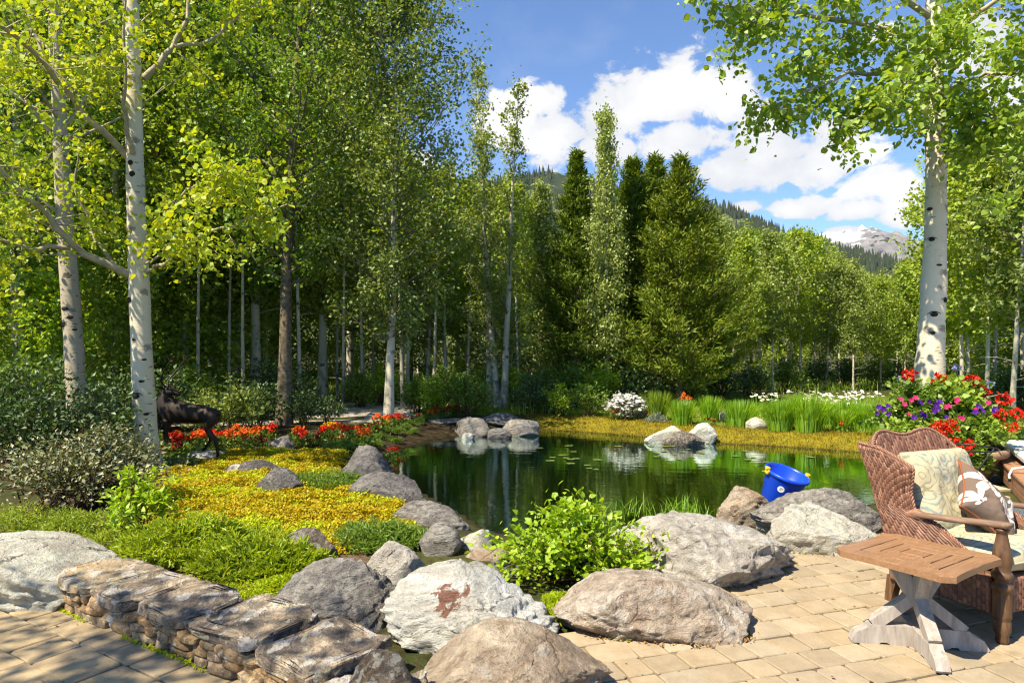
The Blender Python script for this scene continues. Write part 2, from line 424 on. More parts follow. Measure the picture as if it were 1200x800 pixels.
def barkmat(name, white, dark, amount=1.0, base_dark=1.2):
    m, t = newmat(name); c = t.objcoord(); raw = t.sep(t.coord())
    streak = t.noise(t.mapv(c, scale=(5, 5, 46)), 1.0, 5, 0.6)
    big = t.noise(c, 1.3, 4, 0.6)
    v = t.voro(t.mapv(c, scale=(2.6, 2.6, 3.6)), 1.0, 'F1')
    flat = t.voro(t.mapv(c, scale=(6.5, 6.5, 22.0), loc=(3, 1, 9)), 0.9, 'F1')
    wob = t.noise(c, 25, 3, 0.6)
    eye = t.sstep(t.math('ADD', v, t.math('MULTIPLY', wob, 0.34)), 0.30, 0.40, 1, 0)
    lent = t.sstep(t.math('ADD', flat, t.math('MULTIPLY', wob, 0.22)), 0.30, 0.38, 1, 0)
    lent = t.math('MULTIPLY', lent, t.sstep(big, 0.45, 0.6))
    line = t.math('MULTIPLY', t.sstep(streak, 0.62, 0.70), 0.35)
    low = t.sstep(t.math('ADD', raw[2], t.math('MULTIPLY', big, 0.8)), 0.35, base_dark, 0.8, 0)
    low = t.math('MULTIPLY', low, t.sstep(t.noise(t.mapv(c, scale=(9, 9, 4)), 1, 5, 0.65), 0.42, 0.58))
    k = t.math('MAXIMUM', t.math('MAXIMUM', t.math('MULTIPLY', eye, 0.95), t.math('MULTIPLY', lent, 0.85)), t.math('MAXIMUM', line, low))
    k = t.math('MULTIPLY', k, amount)
    base = t.mix(t.sstep(big, 0.3, 0.7), white, tuple(x*0.82 for x in white))
    base = t.mix(t.math('MULTIPLY', t.noise(t.mapv(c, scale=(8, 8, 60)), 1, 3), 0.3), base, tuple(x*0.7 for x in white))
    col = t.mix(k, base, dark)
    nm = t.bump(t.math('ADD', t.math('MULTIPLY', k, -1.0), t.math('MULTIPLY', streak, 0.6)), 0.6, 0.012)
    t.out(t.principled(col, 0.75, nm, 0.2)); return m
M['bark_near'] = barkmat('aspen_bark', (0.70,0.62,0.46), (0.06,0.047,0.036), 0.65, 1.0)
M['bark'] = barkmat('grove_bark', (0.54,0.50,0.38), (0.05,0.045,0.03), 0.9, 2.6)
M['bark_shaded'] = barkmat('shaded_aspen_bark', (0.47,0.40,0.29), (0.05,0.04,0.03), 0.9, 1.0)  # shade on the rear left trunk is put into this darker bark colour
M['bark_dark'] = plain('rough_brown_bark', (0.17,0.135,0.09), 0.9, 0.1, 0.5, 14, bump=0.8, bscale=22)
M['limb'] = plain('olive_limb', (0.16,0.145,0.10), 0.85, 0.1, 0.3, 10)
M['twig'] = plain('pale_twig', (0.36,0.31,0.21), 0.8, 0.15, 0.3, 10, bump=0.3)
M['stem'] = plain('brown_stem', (0.10,0.065,0.035), 0.85, 0.1, 0.3)

def rockmat(name, cols, sc_=2.2, grain=0.35, lichen=None, lich_amt=0.5, vein=0.3, bump=0.85, warm=None, stain=None, strata=(1,1,1), cracks=0.5, dirt=None):
    cols = [tuple(min(0.68, x*1.5) for x in cc) for cc in cols]; m, t = newmat(name); c = t.objcoord(); c2 = t.mapv(c, scale=strata, rot=(0.3, 0.5, 0.2))
    n1 = t.noise(c2, sc_, 9, 0.62, 0.5); n2 = t.noise(c, sc_*9, 6, 0.7); n3 = t.noise(c, sc_*45, 3, 0.7); n5 = t.noise(t.mapv(c2, scale=(1, 1, 1.6), loc=(5, 2, 8)), sc_*5.5, 8, 0.72, 0.8)
    n4 = t.noise(c2, sc_*2.7, 7, 0.65, 1.2)
    k = len(cols); col = t.ramp(n1, [(0.30+0.42*i/(k-1), cc) for i, cc in enumerate(cols)])
    if warm: col = t.mix(t.math('MULTIPLY', t.sstep(n4, 0.48, 0.68), 0.75), col, warm)
    col = t.mix(t.math('MULTIPLY', t.sstep(n2, 0.36, 0.62, 1, 0), grain), col, tuple(x*0.5 for x in cols[0]))
    col = t.mix(t.math('MULTIPLY', t.sstep(n3, 0.55, 0.7), grain*0.6), col, tuple(min(0.8, x*1.35) for x in cols[-1]))
    col = t.mix(t.math('MULTIPLY', t.sstep(n5, 0.38, 0.49, 1, 0), min(0.8, grain*1.5)), col, tuple(x*0.75 for x in cols[0])); col = t.mix(t.math('MULTIPLY', t.sstep(n5, 0.56, 0.66), min(0.8, grain*1.3)), col, tuple(min(0.8, x*1.12) for x in cols[-1]))
    ck = t.voro(t.vmath('ADD', t.mapv(c2, scale=(1, 1, 2.2)), t.vmath('SCALE', t.noise(c, 3.5, 5, 0.6, out=1), 0.55)), sc_*0.62, 'DISTANCE_TO_EDGE')
    crack = t.math('MULTIPLY', t.sstep(ck, 0.0, 0.028, 1, 0), t.math('MULTIPLY', t.sstep(n4, 0.45, 0.62), cracks))
    col = t.mix(crack, col, tuple(x*0.25 for x in cols[0]))
    if lichen:
        l = t.sstep(t.noise(c, sc_*4.5, 6, 0.6, 0.3), 0.66-0.16*lich_amt, 0.72-0.14*lich_amt)
        col = t.mix(t.math('MULTIPLY', l, 0.85), col, lichen)
    if stain:
        sx, sy, sz, sr, scol = stain
        dd = t.node('ShaderNodeVectorMath', operation='DISTANCE'); t.put(dd.inputs[0], t.coord()); dd.inputs[1].default_value = (sx, sy, sz)
        f = t.math('SUBTRACT', t.math('DIVIDE', dd.outputs['Value'], sr), t.math('MULTIPLY', t.math('SUBTRACT', t.noise(c, 11, 5, 0.65, 0.8), 0.28), 3.2))
        col = t.mix(t.sstep(f, -0.12, 0.12, 0.9, 0), col, scol)
    h = t.math('ADD', t.math('ADD', t.math('MULTIPLY', n1, 1.6), t.math('MULTIPLY', n5, 0.9)), t.math('ADD', t.math('MULTIPLY', n2, 0.55), t.math('MULTIPLY', n3, 0.12)))
    h = t.math('SUBTRACT', h, t.math('MULTIPLY', crack, 0.9))
    nm = t.bump(t.math('ADD', n3, t.noise(c, sc_*18, 5, 0.75)), 0.55, 0.008, t.bump(h, bump, 0.06))
    t.out(t.principled(col, 0.82, nm, 0.25)); return m
M['rock_white'] = rockmat('pale_granite', [(0.27,0.235,0.19),(0.50,0.455,0.375),(0.66,0.61,0.52)], 1.7, 0.25, (0.38,0.36,0.31), 0.3, cracks=0.8)
M['rock_rust']  = rockmat('pale_granite_rust', [(0.29,0.265,0.22),(0.52,0.48,0.41),(0.66,0.62,0.54)], 1.6, 0.3, (0.35,0.34,0.3), 0.3, cracks=1.0, stain=(-0.10,-0.10,0.30,0.125,(0.20,0.07,0.035)), strata=(0.7,0.7,2.2))
M['rock_bluegrey'] = rockmat('grey_white_granite', [(0.22,0.20,0.175),(0.41,0.375,0.32),(0.60,0.55,0.47)], 2.0, 0.35, (0.55,0.53,0.49), 0.6, cracks=0.6)
M['rock_grey']  = rockmat('grey_granite', [(0.11,0.10,0.09),(0.23,0.21,0.185),(0.42,0.39,0.34)], 2.2, 0.45, (0.42,0.41,0.36), 0.5, strata=(1,1,2.4))
M['rock_darkgrey'] = rockmat('dark_grey_granite', [(0.065,0.06,0.06),(0.14,0.13,0.125),(0.25,0.235,0.22)], 2.8, 0.45, (0.33,0.31,0.28), 0.4, strata=(1,1,2))
M['rock_brown'] = rockmat('brown_granite', [(0.16,0.12,0.085),(0.29,0.225,0.165),(0.46,0.385,0.29)], 1.8, 0.35, (0.45,0.40,0.33), 0.35, warm=(0.34,0.23,0.14), cracks=0.35)
M['rock_pink']  = rockmat('pink_tan_granite', [(0.20,0.155,0.115),(0.37,0.305,0.24),(0.56,0.49,0.41)], 2.0, 0.45, (0.52,0.47,0.41), 0.4, warm=(0.33,0.22,0.145), cracks=0.3, bump=0.8)
M['rock_cream'] = rockmat('cream_granite', [(0.28,0.25,0.21),(0.48,0.44,0.37),(0.60,0.56,0.48)], 2.2, 0.3, (0.33,0.26,0.19), 0.3, cracks=0.5)
M['rock_lichen']= rockmat('lichened_stone', [(0.07,0.06,0.05),(0.17,0.14,0.11),(0.30,0.26,0.21)], 4.5, 0.5, (0.46,0.45,0.41), 0.9, warm=(0.30,0.17,0.07), bump=0.9)
M['rock_slate'] = rockmat('slate_stone', [(0.075,0.085,0.10),(0.12,0.13,0.145),(0.18,0.19,0.20)], 3.0, 0.3, None, cracks=0.3)
M['wall_stone'] = None
# ------------------------------------------------------------------ setting
ZW = -0.22
POND = smooth_poly([(-0.30,6.95),(-0.45,7.5),(-1.07,8.55),(-1.75,10.3),(-2.15,12.0),(-1.6,13.6),(-1.0,14.5),(0.35,15.3),(0.9,15.5),(2.7,14.2),(3.9,13.2),(4.9,12.85),
  (6.1,12.1),(7.2,11.0),(7.0,9.9),(5.7,8.9),(4.4,8.2),(3.2,7.55),(2.1,7.0),(1.1,6.6),(0.3,6.55)], 2)
def gz(x, y):
    P = np.c_[np.ravel(x), np.ravel(y)].astype(float); sd = sdist(P, POND)
    far = (P[:, 1] > 11.5)
    wd = np.where(P[:, 1] > 11, 0.85, 0.75)
    z = ZW+0.22*sm(sd, -0.05, 1.0)*np.where(far, 1.0, 1.0)
    z = np.where(sd < 0, ZW-0.03-0.95*sm(-sd, 0.0, 1.9), z)
    z += np.where(sd < 0, 0.5*np.exp(-((P[:, 0]-2.0)/2.0)**2-((P[:, 1]-8.7)/0.95)**2)*sm(-sd, 0.2, 0.9), 0)
    z += 0.10*np.exp(-((P[:, 0]+3.6)/1.8)**2-((P[:, 1]-6.6)/1.8)**2)*(sd > 0)
    n = fbm(np.c_[P*0.35, np.zeros(len(P))], 3, 3); z += 0.05*n*sm(P[:, 1], 6, 11)*sm(sd, 0.2, 1.5)
    z += 0.5*sm(P[:, 1], 24, 60)*0+0.012*np.maximum(0, P[:, 1]-40)*(P[:, 1] < 600)+(P[:, 1] >= 600)*6.72
    # flat under the paving
    pv = sm(P[:, 1], 6.6, 5.4)*sm(P[:, 0], -0.2, 0.7)
    z = z*(1-pv)-0.06*pv
    pl = sm(P[:, 1], 4.35, 4.0)*sm(P[:, 0], -1.0, -1.5); z = z*(1-pl)-0.06*pl
    near = sm(P[:, 1], 3.0, 2.2); z = z*(1-near)-0.06*near
    return z.reshape(np.shape(x))
def gzf(x, y): return float(gz(np.array([x]), np.array([y]))[0])

xs = np.unique(np.r_[-np.geomspace(9, 1500, 34), np.arange(-9, 9.01, 0.11), np.geomspace(9, 1500, 34)])
ys = np.unique(np.r_[-np.geomspace(2, 400, 14), np.arange(-1.8, 1.9, 0.4), np.arange(2, 17.01, 0.11), np.geomspace(17.1, 3000, 44)])
GX, GY = np.meshgrid(xs, ys); P2 = np.c_[GX.ravel(), GY.ravel()]
GZ = gz(GX, GY)
def zone(pxpoly, z=0.0): return np.array([G(a, b, z) for a, b in pxpoly])
Z_YEL = zone([(150,640),(170,590),(178,548),(232,541),(262,529),(345,529),(398,528),(398,560),(440,580),(495,602),(485,625),(425,645),(385,655),(330,640),(270,640),(225,634),(190,640)])
Z_YEL2 = zone([(140,645),(205,650),(190,672),(160,665)])
Z_BED = zone([(150,530),(150,505),(235,497),(400,500),(480,494),(575,492),(540,512),(480,522),(420,527),(360,530),(230,534)])
Z_MULCH = zone([(-60,615),(60,590),(200,600),(330,620),(350,640),(440,650),(420,690),(330,720),(200,690),(120,665)])
Z_DRIVE = np.array([(-7.6,17.5),(-4.6,16.2),(-3.0,16.6),(-2.2,17.4),(-2.4,19.5),(-4.4,21.5),(-10,22.5),(-18,22),(-18,19.5),(-11,19)])
Z_WALK = np.array([(-8.5,13.9),(-6,14.5),(-4.4,14.9),(-2.9,15.3),(-3.1,15.9),(-4.6,15.6),(-6.2,15.3),(-8.6,14.8)])
Z_LAWN = np.array([(1.0,16.6),(3.0,15.6),(5.0,14.1),(7.0,12.9),(9,11.8),(12,11),(16,14),(14,23),(8,24.5),(4.5,20),(1.5,18.5)])
Z_LAWN2 = np.array([(-2.2,16.2),(-0.3,16.4),(0.6,17.2),(0.4,19),(-1.6,19),(-2.4,17.6)])
def zmask(poly, soft=0.15): return sm(-sdist(P2, poly), -soft, soft)
sdp = sdist(P2, POND)
moss = sm(sdp, 1.5, 0.9)*sm(P2[:, 1], 10.3, 11.5)*sm(P2[:, 0], 0.3, 0.9)*(sdp > -0.3)
yel = np.maximum(zmask(Z_YEL), zmask(Z_YEL2)); bed = zmask(Z_BED); drive = np.maximum(zmask(Z_DRIVE, 0.3), zmask(Z_WALK, .15))
lawn = np.maximum(zmask(Z_LAWN, 0.5), zmask(Z_LAWN2, 0.3)); mul = zmask(Z_MULCH, 0.25)
under = sm(-sdp, 0.0, 0.25); sand = np.exp(-((P2[:, 0]-2.0)/2.0)**2-((P2[:, 1]-8.7)/0.95)**2)

m, t = newmat('garden_soil'); M['ground'] = m
c = t.coord(); n1 = t.noise(c, 1.3, 6, 0.6); n2 = t.noise(c, 14, 5, 0.65); n3 = t.noise(c, 60, 3, 0.7)
col = t.ramp(n1, [(0.3, (0.030,0.040,0.012)), (0.5, (0.055,0.062,0.018)), (0.7, (0.075,0.085,0.020))])     # forest floor
col = t.mix(t.sstep(n2, 0.45, 0.65), col, (0.05,0.036,0.02))
def zn(name, a=0.35, b=0.65): return t.sstep(t.math('ADD', t.attr(name), t.math('MULTIPLY', t.math('SUBTRACT', n2, 0.5), 0.8)), a, b)
mulc = t.ramp(t.noise(t.mapv(c, scale=(1, 1.5, 1)), 34, 5, 0.75), [(0.3, (0.04,0.028,0.018)), (0.5, (0.12,0.08,0.05)), (0.7, (0.24,0.165,0.11))])
col = t.mix(zn('mulch'), col, mulc)
col = t.mix(zn('lawn'), col, t.ramp(t.noise(c, 5, 5, 0.6), [(0.3, (0.10,0.15,0.012)), (0.7, (0.17,0.20,0.016))]))
col = t.mix(zn('bed'), col, t.ramp(n2, [(0.3, (0.025,0.018,0.010)), (0.7, (0.065,0.048,0.024))]))
col = t.mix(zn('yellow'), col, t.ramp(t.noise(c, 18, 5, 0.7), [(0.3, (0.10,0.11,0.010)), (0.6, (0.36,0.27,0.010))]))
mossc = t.ramp(t.noise(c, 6, 6, 0.65), [(0.28, (0.07,0.07,0.010)), (0.5, (0.18,0.145,0.012)), (0.72, (0.31,0.24,0.014))])
mossc = t.mix(t.sstep(t.noise(c, 1.7, 3), 0.45, 0.65), mossc, (0.22,0.19,0.014))
col = t.mix(zn('moss'), col, mossc)
col = t.mix(zn('gravel'), col, t.ramp(t.noise(c, 70, 4, 0.8), [(0.3, (0.34,0.30,0.25)), (0.7, (0.58,0.52,0.44))]))
bedc = t.ramp(t.noise(c, 1.6, 5, 0.6), [(0.35, (0.016,0.04,0.026)), (0.58, (0.045,0.10,0.075)), (0.72, (0.18,0.30,0.25))])
col = t.mix(t.math('MULTIPLY', t.sstep(t.math('ADD', t.attr('shore'), t.math('MULTIPLY', t.math('SUBTRACT', n2, 0.5), 0.7)), 0.35, 0.75), 0.85), col, (0.030,0.024,0.012))
bedc = t.mix(t.sstep(t.math('ADD', t.attr('sand'), t.math('MULTIPLY', t.math('SUBTRACT', t.noise(c, 2.6, 5, 0.65), 0.5), 1.1)), 0.25, 0.8), bedc, (0.42,0.74,0.66))
col = t.mix(t.attr('under'), col, bedc)
t.out(t.principled(col, 0.95, t.bump(t.math('ADD', n2, t.math('MULTIPLY', n3, 0.5)), 0.9, 0.03), 0.1))
mb = MB(); ny, nx = GX.shape; i = np.arange(ny-1)[:, None]*nx; j = np.arange(nx-1)[None]
mb.add(np.c_[P2, GZ.ravel()], np.stack([i+j, i+j+1, i+nx+j+1, i+nx+j], -1).reshape(-1, 4), moss=moss, yellow=yel, bed=bed, gravel=drive, lawn=lawn, mulch=mul, under=under, sand=sand, shore=np.exp(-(sdp/0.16)**2))
tag(mb.build('ground', M['ground']), kind='structure')

# pond water
m, t = newmat('pond_water'); c = t.coord()
rip = t.math('ADD', t.noise(t.mapv(c, scale=(1, 2.2, 1)), 2.4, 3, 0.5), t.math('MULTIPLY', t.noise(t.mapv(c, scale=(1, 2.0, 1)), 11, 3, 0.5), 0.16))
nm = t.bump(rip, 0.12, 0.03)
fr = t.node('ShaderNodeFresnel'); fr.inputs[0].default_value = 1.21; t.put(fr.inputs[1], nm)
gl = t.node('ShaderNodeBsdfGlossy'); gl.inputs['Roughness'].default_value = 0.015; t.put(gl.inputs['Normal'], nm); t.put(gl.inputs[0], (0.74, 0.90, 0.88))
tr = t.node('ShaderNodeBsdfTransparent'); t.put(tr.inputs[0], (0.33, 0.80, 0.74))
mx = t.node('ShaderNodeMixShader'); t.l.new(fr.outputs[0], mx.inputs[0]); t.l.new(tr.outputs[0], mx.inputs[1]); t.l.new(gl.outputs[0], mx.inputs[2])
t.out(mx.outputs[0]); M['water'] = m
mb = MB(); pw = POND+nrm(POND-POND.mean(0))*0.35; mb.add(np.c_[pw, np.full(len(pw), ZW)], [list(range(len(pw)))])
tag(mb.build('pond_water', M['water'], smooth=False), kind='structure')

# paving -----------------------------------------------------------------
def pavmat(name, cols, joint=(0.1,0.08,0.05)):
    m, t = newmat(name); c = t.coord(); r = t.island()
    base = t.ramp(r, [(i/(len(cols)-1), cc) for i, cc in enumerate(cols)])
    n = t.noise(c, 7, 6, 0.65); n2 = t.noise(c, 90, 3, 0.7)
    col = t.mix(t.sstep(n, 0.3, 0.7), t.mix(1.0, base, (0.80,0.78,0.74), 'MULTIPLY'), base)
    col = t.mix(t.math('MULTIPLY', t.sstep(n2, 0.52, 0.7), 0.25), col, (0.16,0.125,0.085))
    col = t.mix(t.math('MULTIPLY', t.sstep(t.noise(c, 2.3, 5, 0.7), 0.54, 0.70), 0.45), col, (0.17,0.135,0.09)); col = t.mix(t.math('MULTIPLY', t.sstep(t.noise(c, 0.9, 4, 0.6), 0.5, 0.65), 0.22), col, (0.25,0.215,0.17)); col = t.mix(t.math('MULTIPLY', t.sstep(t.noise(c, 24, 4, 0.7), 0.62, 0.72), 0.4), col, (0.11,0.085,0.055))
    t.out(t.principled(col, 0.85, t.bump(t.math('ADD', n, t.math('MULTIPLY', n2, 0.35)), 0.5, 0.012), 0.2)); return m
M['paver'] = pavmat('sand_paver', [(0.345,0.27,0.175),(0.40,0.32,0.215),(0.37,0.29,0.185),(0.31,0.25,0.17),(0.43,0.35,0.24),(0.335,0.28,0.20)])
M['paver_side'] = pavmat('buff_paver', [(0.36,0.28,0.17),(0.43,0.335,0.205),(0.39,0.30,0.18),(0.34,0.27,0.175)])
M['flag'] = pavmat('pink_flagstone', [(0.46,0.37,0.28),(0.54,0.44,0.34),(0.50,0.38,0.28),(0.58,0.50,0.40)])
M['joint'] = plain('sand_joint', (0.17,0.135,0.08), 0.95, 0.1, 0.4, 8, bump=0.5)
def paving(name, poly, ang, org, rowh, wmin, wmax, mat, seed, z=0.0, gap=0.010, jit=0.006):
    r = random.Random(seed); poly = np.asarray(poly); ca, sa = math.cos(ang), math.sin(ang)
    L = (poly-org) @ np.array([[ca, -sa], [sa, ca]]); u0, v0 = L.min(0); u1, v1 = L.max(0); mb = MB(); v = v0
    while v < v1:
        h = rowh*r.uniform(0.88, 1.12); u = u0-r.random()*0.2
        while u < u1:
            wd = r.uniform(wmin, wmax); q = [(u+gap/2, v+gap/2), (u+wd-gap/2, v+gap/2), (u+wd-gap/2, v+h-gap/2), (u+gap/2, v+h-gap/2)]
            cc = np.array([(u+wd/2, v+h/2)]) @ np.array([[ca, sa], [-sa, ca]])+org
            if inpoly(cc, poly)[0]:
                k = 0.012; Q = []
                for ci, (x, y) in enumerate(q):       # tumbled corners
                    sx = 1 if ci in (0, 3) else -1; sy = 1 if ci in (0, 1) else -1
                    a = (x+sx*k*r.uniform(0.5, 1.4)+r.uniform(-jit, jit), y+r.uniform(-jit, jit)); b = (x+r.uniform(-jit, jit), y+sy*k*r.uniform(0.5, 1.4)+r.uniform(-jit, jit))
                    Q += [b, a] if ci in (0, 2) else [a, b]
                Qw = np.array(Q) @ np.array([[ca, sa], [-sa, ca]])+org
                prism(mb, Qw, z-0.045, z+r.uniform(-0.003, 0.003), 0.005)
            u += wd
        v += h
    o = mb.build(name, mat, smooth=False); tag(o, kind='structure')
    b = MB(); b.add(np.c_[poly, np.full(len(poly), z-0.012)], [list(range(len(poly)))]); b.build('joint_sand', M['joint'], o, smooth=False)
    return o
PATIO = np.array([(-0.05,2.2),(-0.05,3.5),(0.6,4.0),(1.2,4.9),(1.9,5.35),(2.9,5.9),(3.6,6.2),(4.6,6.0),(6.5,5.2),(8,4.6),(8,2.2)])
paving('patio', PATIO, R(17.0), np.array([0.3,3.2]), 0.205, 0.15, 0.245, M['paver'], 5)
SIDE = np.array([(-0.85,2.2),(-0.95,3.0),(-1.38,3.3),(-2.83,4.2),(-3.3,4.6),(-4.6,4.4),(-6,3.2),(-6,2.2)])
paving('side_patio', SIDE, R(-32.0), np.array([-2.83,4.17]), 0.25, 0.22, 0.42, M['paver_side'], 8)
FLAGP = np.array([(4.0,6.1),(4.7,5.95),(5.2,7.1),(6.15,9.1),(7.2,11.2),(6.6,11.6),(5.9,10.0),(5.2,8.0),(4.5,6.9)])
paving('flagstone_path', FLAGP, R(8), np.array([4.5,6.5]), 0.42, 0.3, 0.75, M['flag'], 9, z=0.03, gap=0.02, jit=0.03)

# hills and the mountain ---------------------------------------------------
def ridge(name, prof, dist, depth, mat, seed, amp, rows=60, step=2.5, base=-2.0):
    "a mountain flank whose skyline runs through the given points at the distance dist"
    prof = np.array(prof, float); px = np.arange(prof[0, 0], prof[-1, 0], step); py = np.interp(px, prof[:, 0], prof[:, 1])
    X0 = (px-600)/800*dist; H = EYE+(410-py)/800*dist; V = []
    for k in range(rows):
        s = k/(rows-1); y = dist-depth*(1-s)
        if s > 0.9: pass
        x = X0*(0.55+0.45*s) if False else X0
        z = base+(H-base)*(s**1.15)
        V.append(np.c_[x, np.full(len(x), y), z])
    for k in range(1, 6):                                   # the far side
        s = k/5; V.append(np.c_[X0, np.full(len(X0), dist+depth*0.6*s), H+(base-H)*s])
    V = np.array(V); n = fbm(V.reshape(-1, 3)*np.array([1, 1, 0.6])/(dist*0.05), seed, 6, 2.0, 0.55).reshape(V.shape[:2])
    rg = 1-np.abs(fbm(V.reshape(-1, 3)*np.array([1, 0.25, 0.3])/(dist*0.045), seed+9, 5, 2.1, 0.55)).reshape(V.shape[:2])
    hgt = (V[:, :, 2]-base)/(H.max()-base); env = np.sin(np.pi*np.clip(hgt, 0, 1))**0.5*0.8+0.2
    V[:, :, 2] += amp*(n*0.35+(rg-0.75)*0.9)*env; V[:, :, 1] += amp*1.5*n*0.6
    ny, nx = V.shape[:2]; i = np.arange(ny-1)[:, None]*nx; j = np.arange(nx-1)[None]; mb = MB()
    mb.add(V.reshape(-1, 3), np.stack([i+j, i+j+1, i+nx+j+1, i+nx+j], -1).reshape(-1, 4))
    return tag(mb.build(name, mat), kind='structure'), V
m, t = newmat('forested_hillside'); c = t.coord()
n = t.noise(c, 0.010, 6, 0.62); n2 = t.noise(c, 0.11, 5, 0.7); slope = t.sep(t.node('ShaderNodeNewGeometry').outputs['Normal'])[2]
col = t.mix(t.sstep(n, 0.46, 0.56), (0.035,0.050,0.028), (0.17,0.20,0.055))
col = t.mix(t.sstep(n2, 0.45, 0.6), col, (0.030,0.042,0.026))
col = t.mix(t.sstep(t.math('ADD', slope, t.math('MULTIPLY', n2, 0.5)), 0.55, 0.7, 1, 0), col, (0.22,0.20,0.18))
t.out(t.principled(col, 0.95, t.bump(n2, 1.0, 6), 0.05)); M['hill'] = m
m, t = newmat('bare_rock_mountain'); c = t.coord()
n = t.noise(t.mapv(c, scale=(1, 1, 2.5)), 0.006, 8, 0.65); n2 = t.noise(c, 0.03, 6, 0.7); zz = t.sep(c)[2]; xx = t.sep(c)[0]
col = t.ramp(n, [(0.3, (0.10,0.10,0.115)), (0.5, (0.19,0.18,0.19)), (0.7, (0.29,0.26,0.255))])  # rock tones cooled, bluish distance haze mixed into the colour
col = t.mix(t.sstep(n2, 0.5, 0.62), col, (0.12,0.13,0.10))
sn = t.sstep(t.math('ADD', t.math('MULTIPLY', t.math('SUBTRACT', xx, 1980), -0.004), t.math('ADD', t.math('MULTIPLY', t.math('SUBTRACT', zz, 640), 0.012), t.math('MULTIPLY', t.math('SUBTRACT', n, 0.5), 6.0))), 0.0, 0.5)
col = t.mix(sn, col, (0.78,0.79,0.82))
t.out(t.principled(col, 0.95, t.bump(n, 1.0, 40), 0.05)); M['mountain'] = m
_, HV = ridge('hillside', [(-500,330),(-100,330),(200,300),(400,262),(500,238),(580,212),(640,200),(672,205),(700,216),(760,226),(822,236),(850,246),(875,258),(905,268),(950,281),(1000,300),(1100,335),(1300,390),(1500,405)], 1500, 900, M['hill'], 4, 26)
ridge('mountain', [(700,380),(860,320),(920,296),(945,286),(965,276),(985,268),(1003,263),(1013,266),(1022,271),(1035,270),(1048,276),(1058,273),(1066,283),(1090,292),(1150,310),(1300,350),(1600,400)], 5000, 2400, M['mountain'], 21, 150, rows=90, step=1.4)
# conifers on the hillside: a far-off wood
flat = HV[6:60].reshape(-1, 3); r = np.random.RandomState(5)
cand = flat[r.randint(0, len(flat), 26000)]+r.normal(size=(26000, 3))*np.array([2.5, 6, 0])
dn = vnoise(cand*np.array([0.010, 0.010, 0.010]), 77)+0.5*vnoise(cand*0.03, 78)
pxx = 600+800*cand[:, 0]/cand[:, 1]; pyy = 410-800*(cand[:, 2]-EYE)/cand[:, 1]
meadow = np.exp(-((pxx-655)/26)**2-((pyy-222)/16)**2)+np.exp(-((pxx-545)/30)**2-((pyy-240)/14)**2)
keep = (dn > -0.15) & (meadow < 0.45) & (pxx > 380) & (pxx < 1080) & (cand[:, 2] > 120); cand = cand[keep][:9000]
mb = MB(); N = len(cand); a = np.arange(5)*2*np.pi/5; hh = 12+10*r.rand(N); rr = hh*0.2
ring = cand[:, None]+np.stack([np.cos(a), np.sin(a), np.zeros(5)], 1)[None]*rr[:, None, None]; ring[:, :, 2] -= 3; tip = cand.copy(); tip[:, 2] += hh
V = np.concatenate([ring, tip[:, None]], 1); F = np.concatenate([np.arange(N)[:, None]*6+np.array([[k, (k+1) % 5, 5]]) for k in range(5)])
mb.add(V.reshape(-1, 3), F)
M['farwood'] = plain('far_conifers', (0.040,0.055,0.032), 0.95, 0.05, 0.35, 0.05)
tag(mb.build('far_forest', M['farwood'], smooth=False), 'dark conifer forest covering the distant hillside', 'forest', kind='stuff')
# ------------------------------------------------------------------ trees
def branch_leaves(mb, base, dirv, L, r0, ntw, lpt, sig, rr, curve=0.25, twl=0.42, sides=5, start=0.12, wob=0.08, tw_wood=True):
    "one limb with twigs; wood goes into mb, the leaf places come back"
    d = nrm(dirv); n = 6; s = np.linspace(0, 1, n)[:, None]; up = np.array([0, 0, 1.0])
    pts = base+d*L*s+up*curve*L*s**2+np.cumsum(rr.normal(size=(n, 3))*wob*L/n, 0)*s
    tube(mb, pts, r0*(1-0.8*s[:, 0]), sides, cap=False)
    C = []
    for k in range(ntw):
        t = start+(1-start)*(k+rr.rand())/ntw; f = t*(n-1); i = min(n-2, int(f)); p = pts[i]+(pts[i+1]-pts[i])*(f-i)
        dd = nrm(nrm(pts[i+1]-pts[i])*0.6+rr.normal(size=3)*0.75+up*0.15); l = L*twl*(1.15-0.6*t)*(0.6+0.7*rr.rand())
        e = p+dd*l
        if tw_wood: tube(mb, [p, p+dd*l*0.5+up*0.02*l, e], [r0*0.3, r0*0.2, r0*0.08], 3, cap=False)
        u = np.array([0.45, 0.8, 1.0])[rr.randint(0, 3, lpt)]*(1+0.06*rr.normal(size=lpt)); sg_ = sig*rr.uniform(0.55, 1.0); C.append(p+(e-p)*u[:, None]+rr.normal(size=(lpt, 3))*sg_)
    C.append(pts[-1]+rr.normal(size=(lpt, 3))*sig)
    return np.concatenate(C)

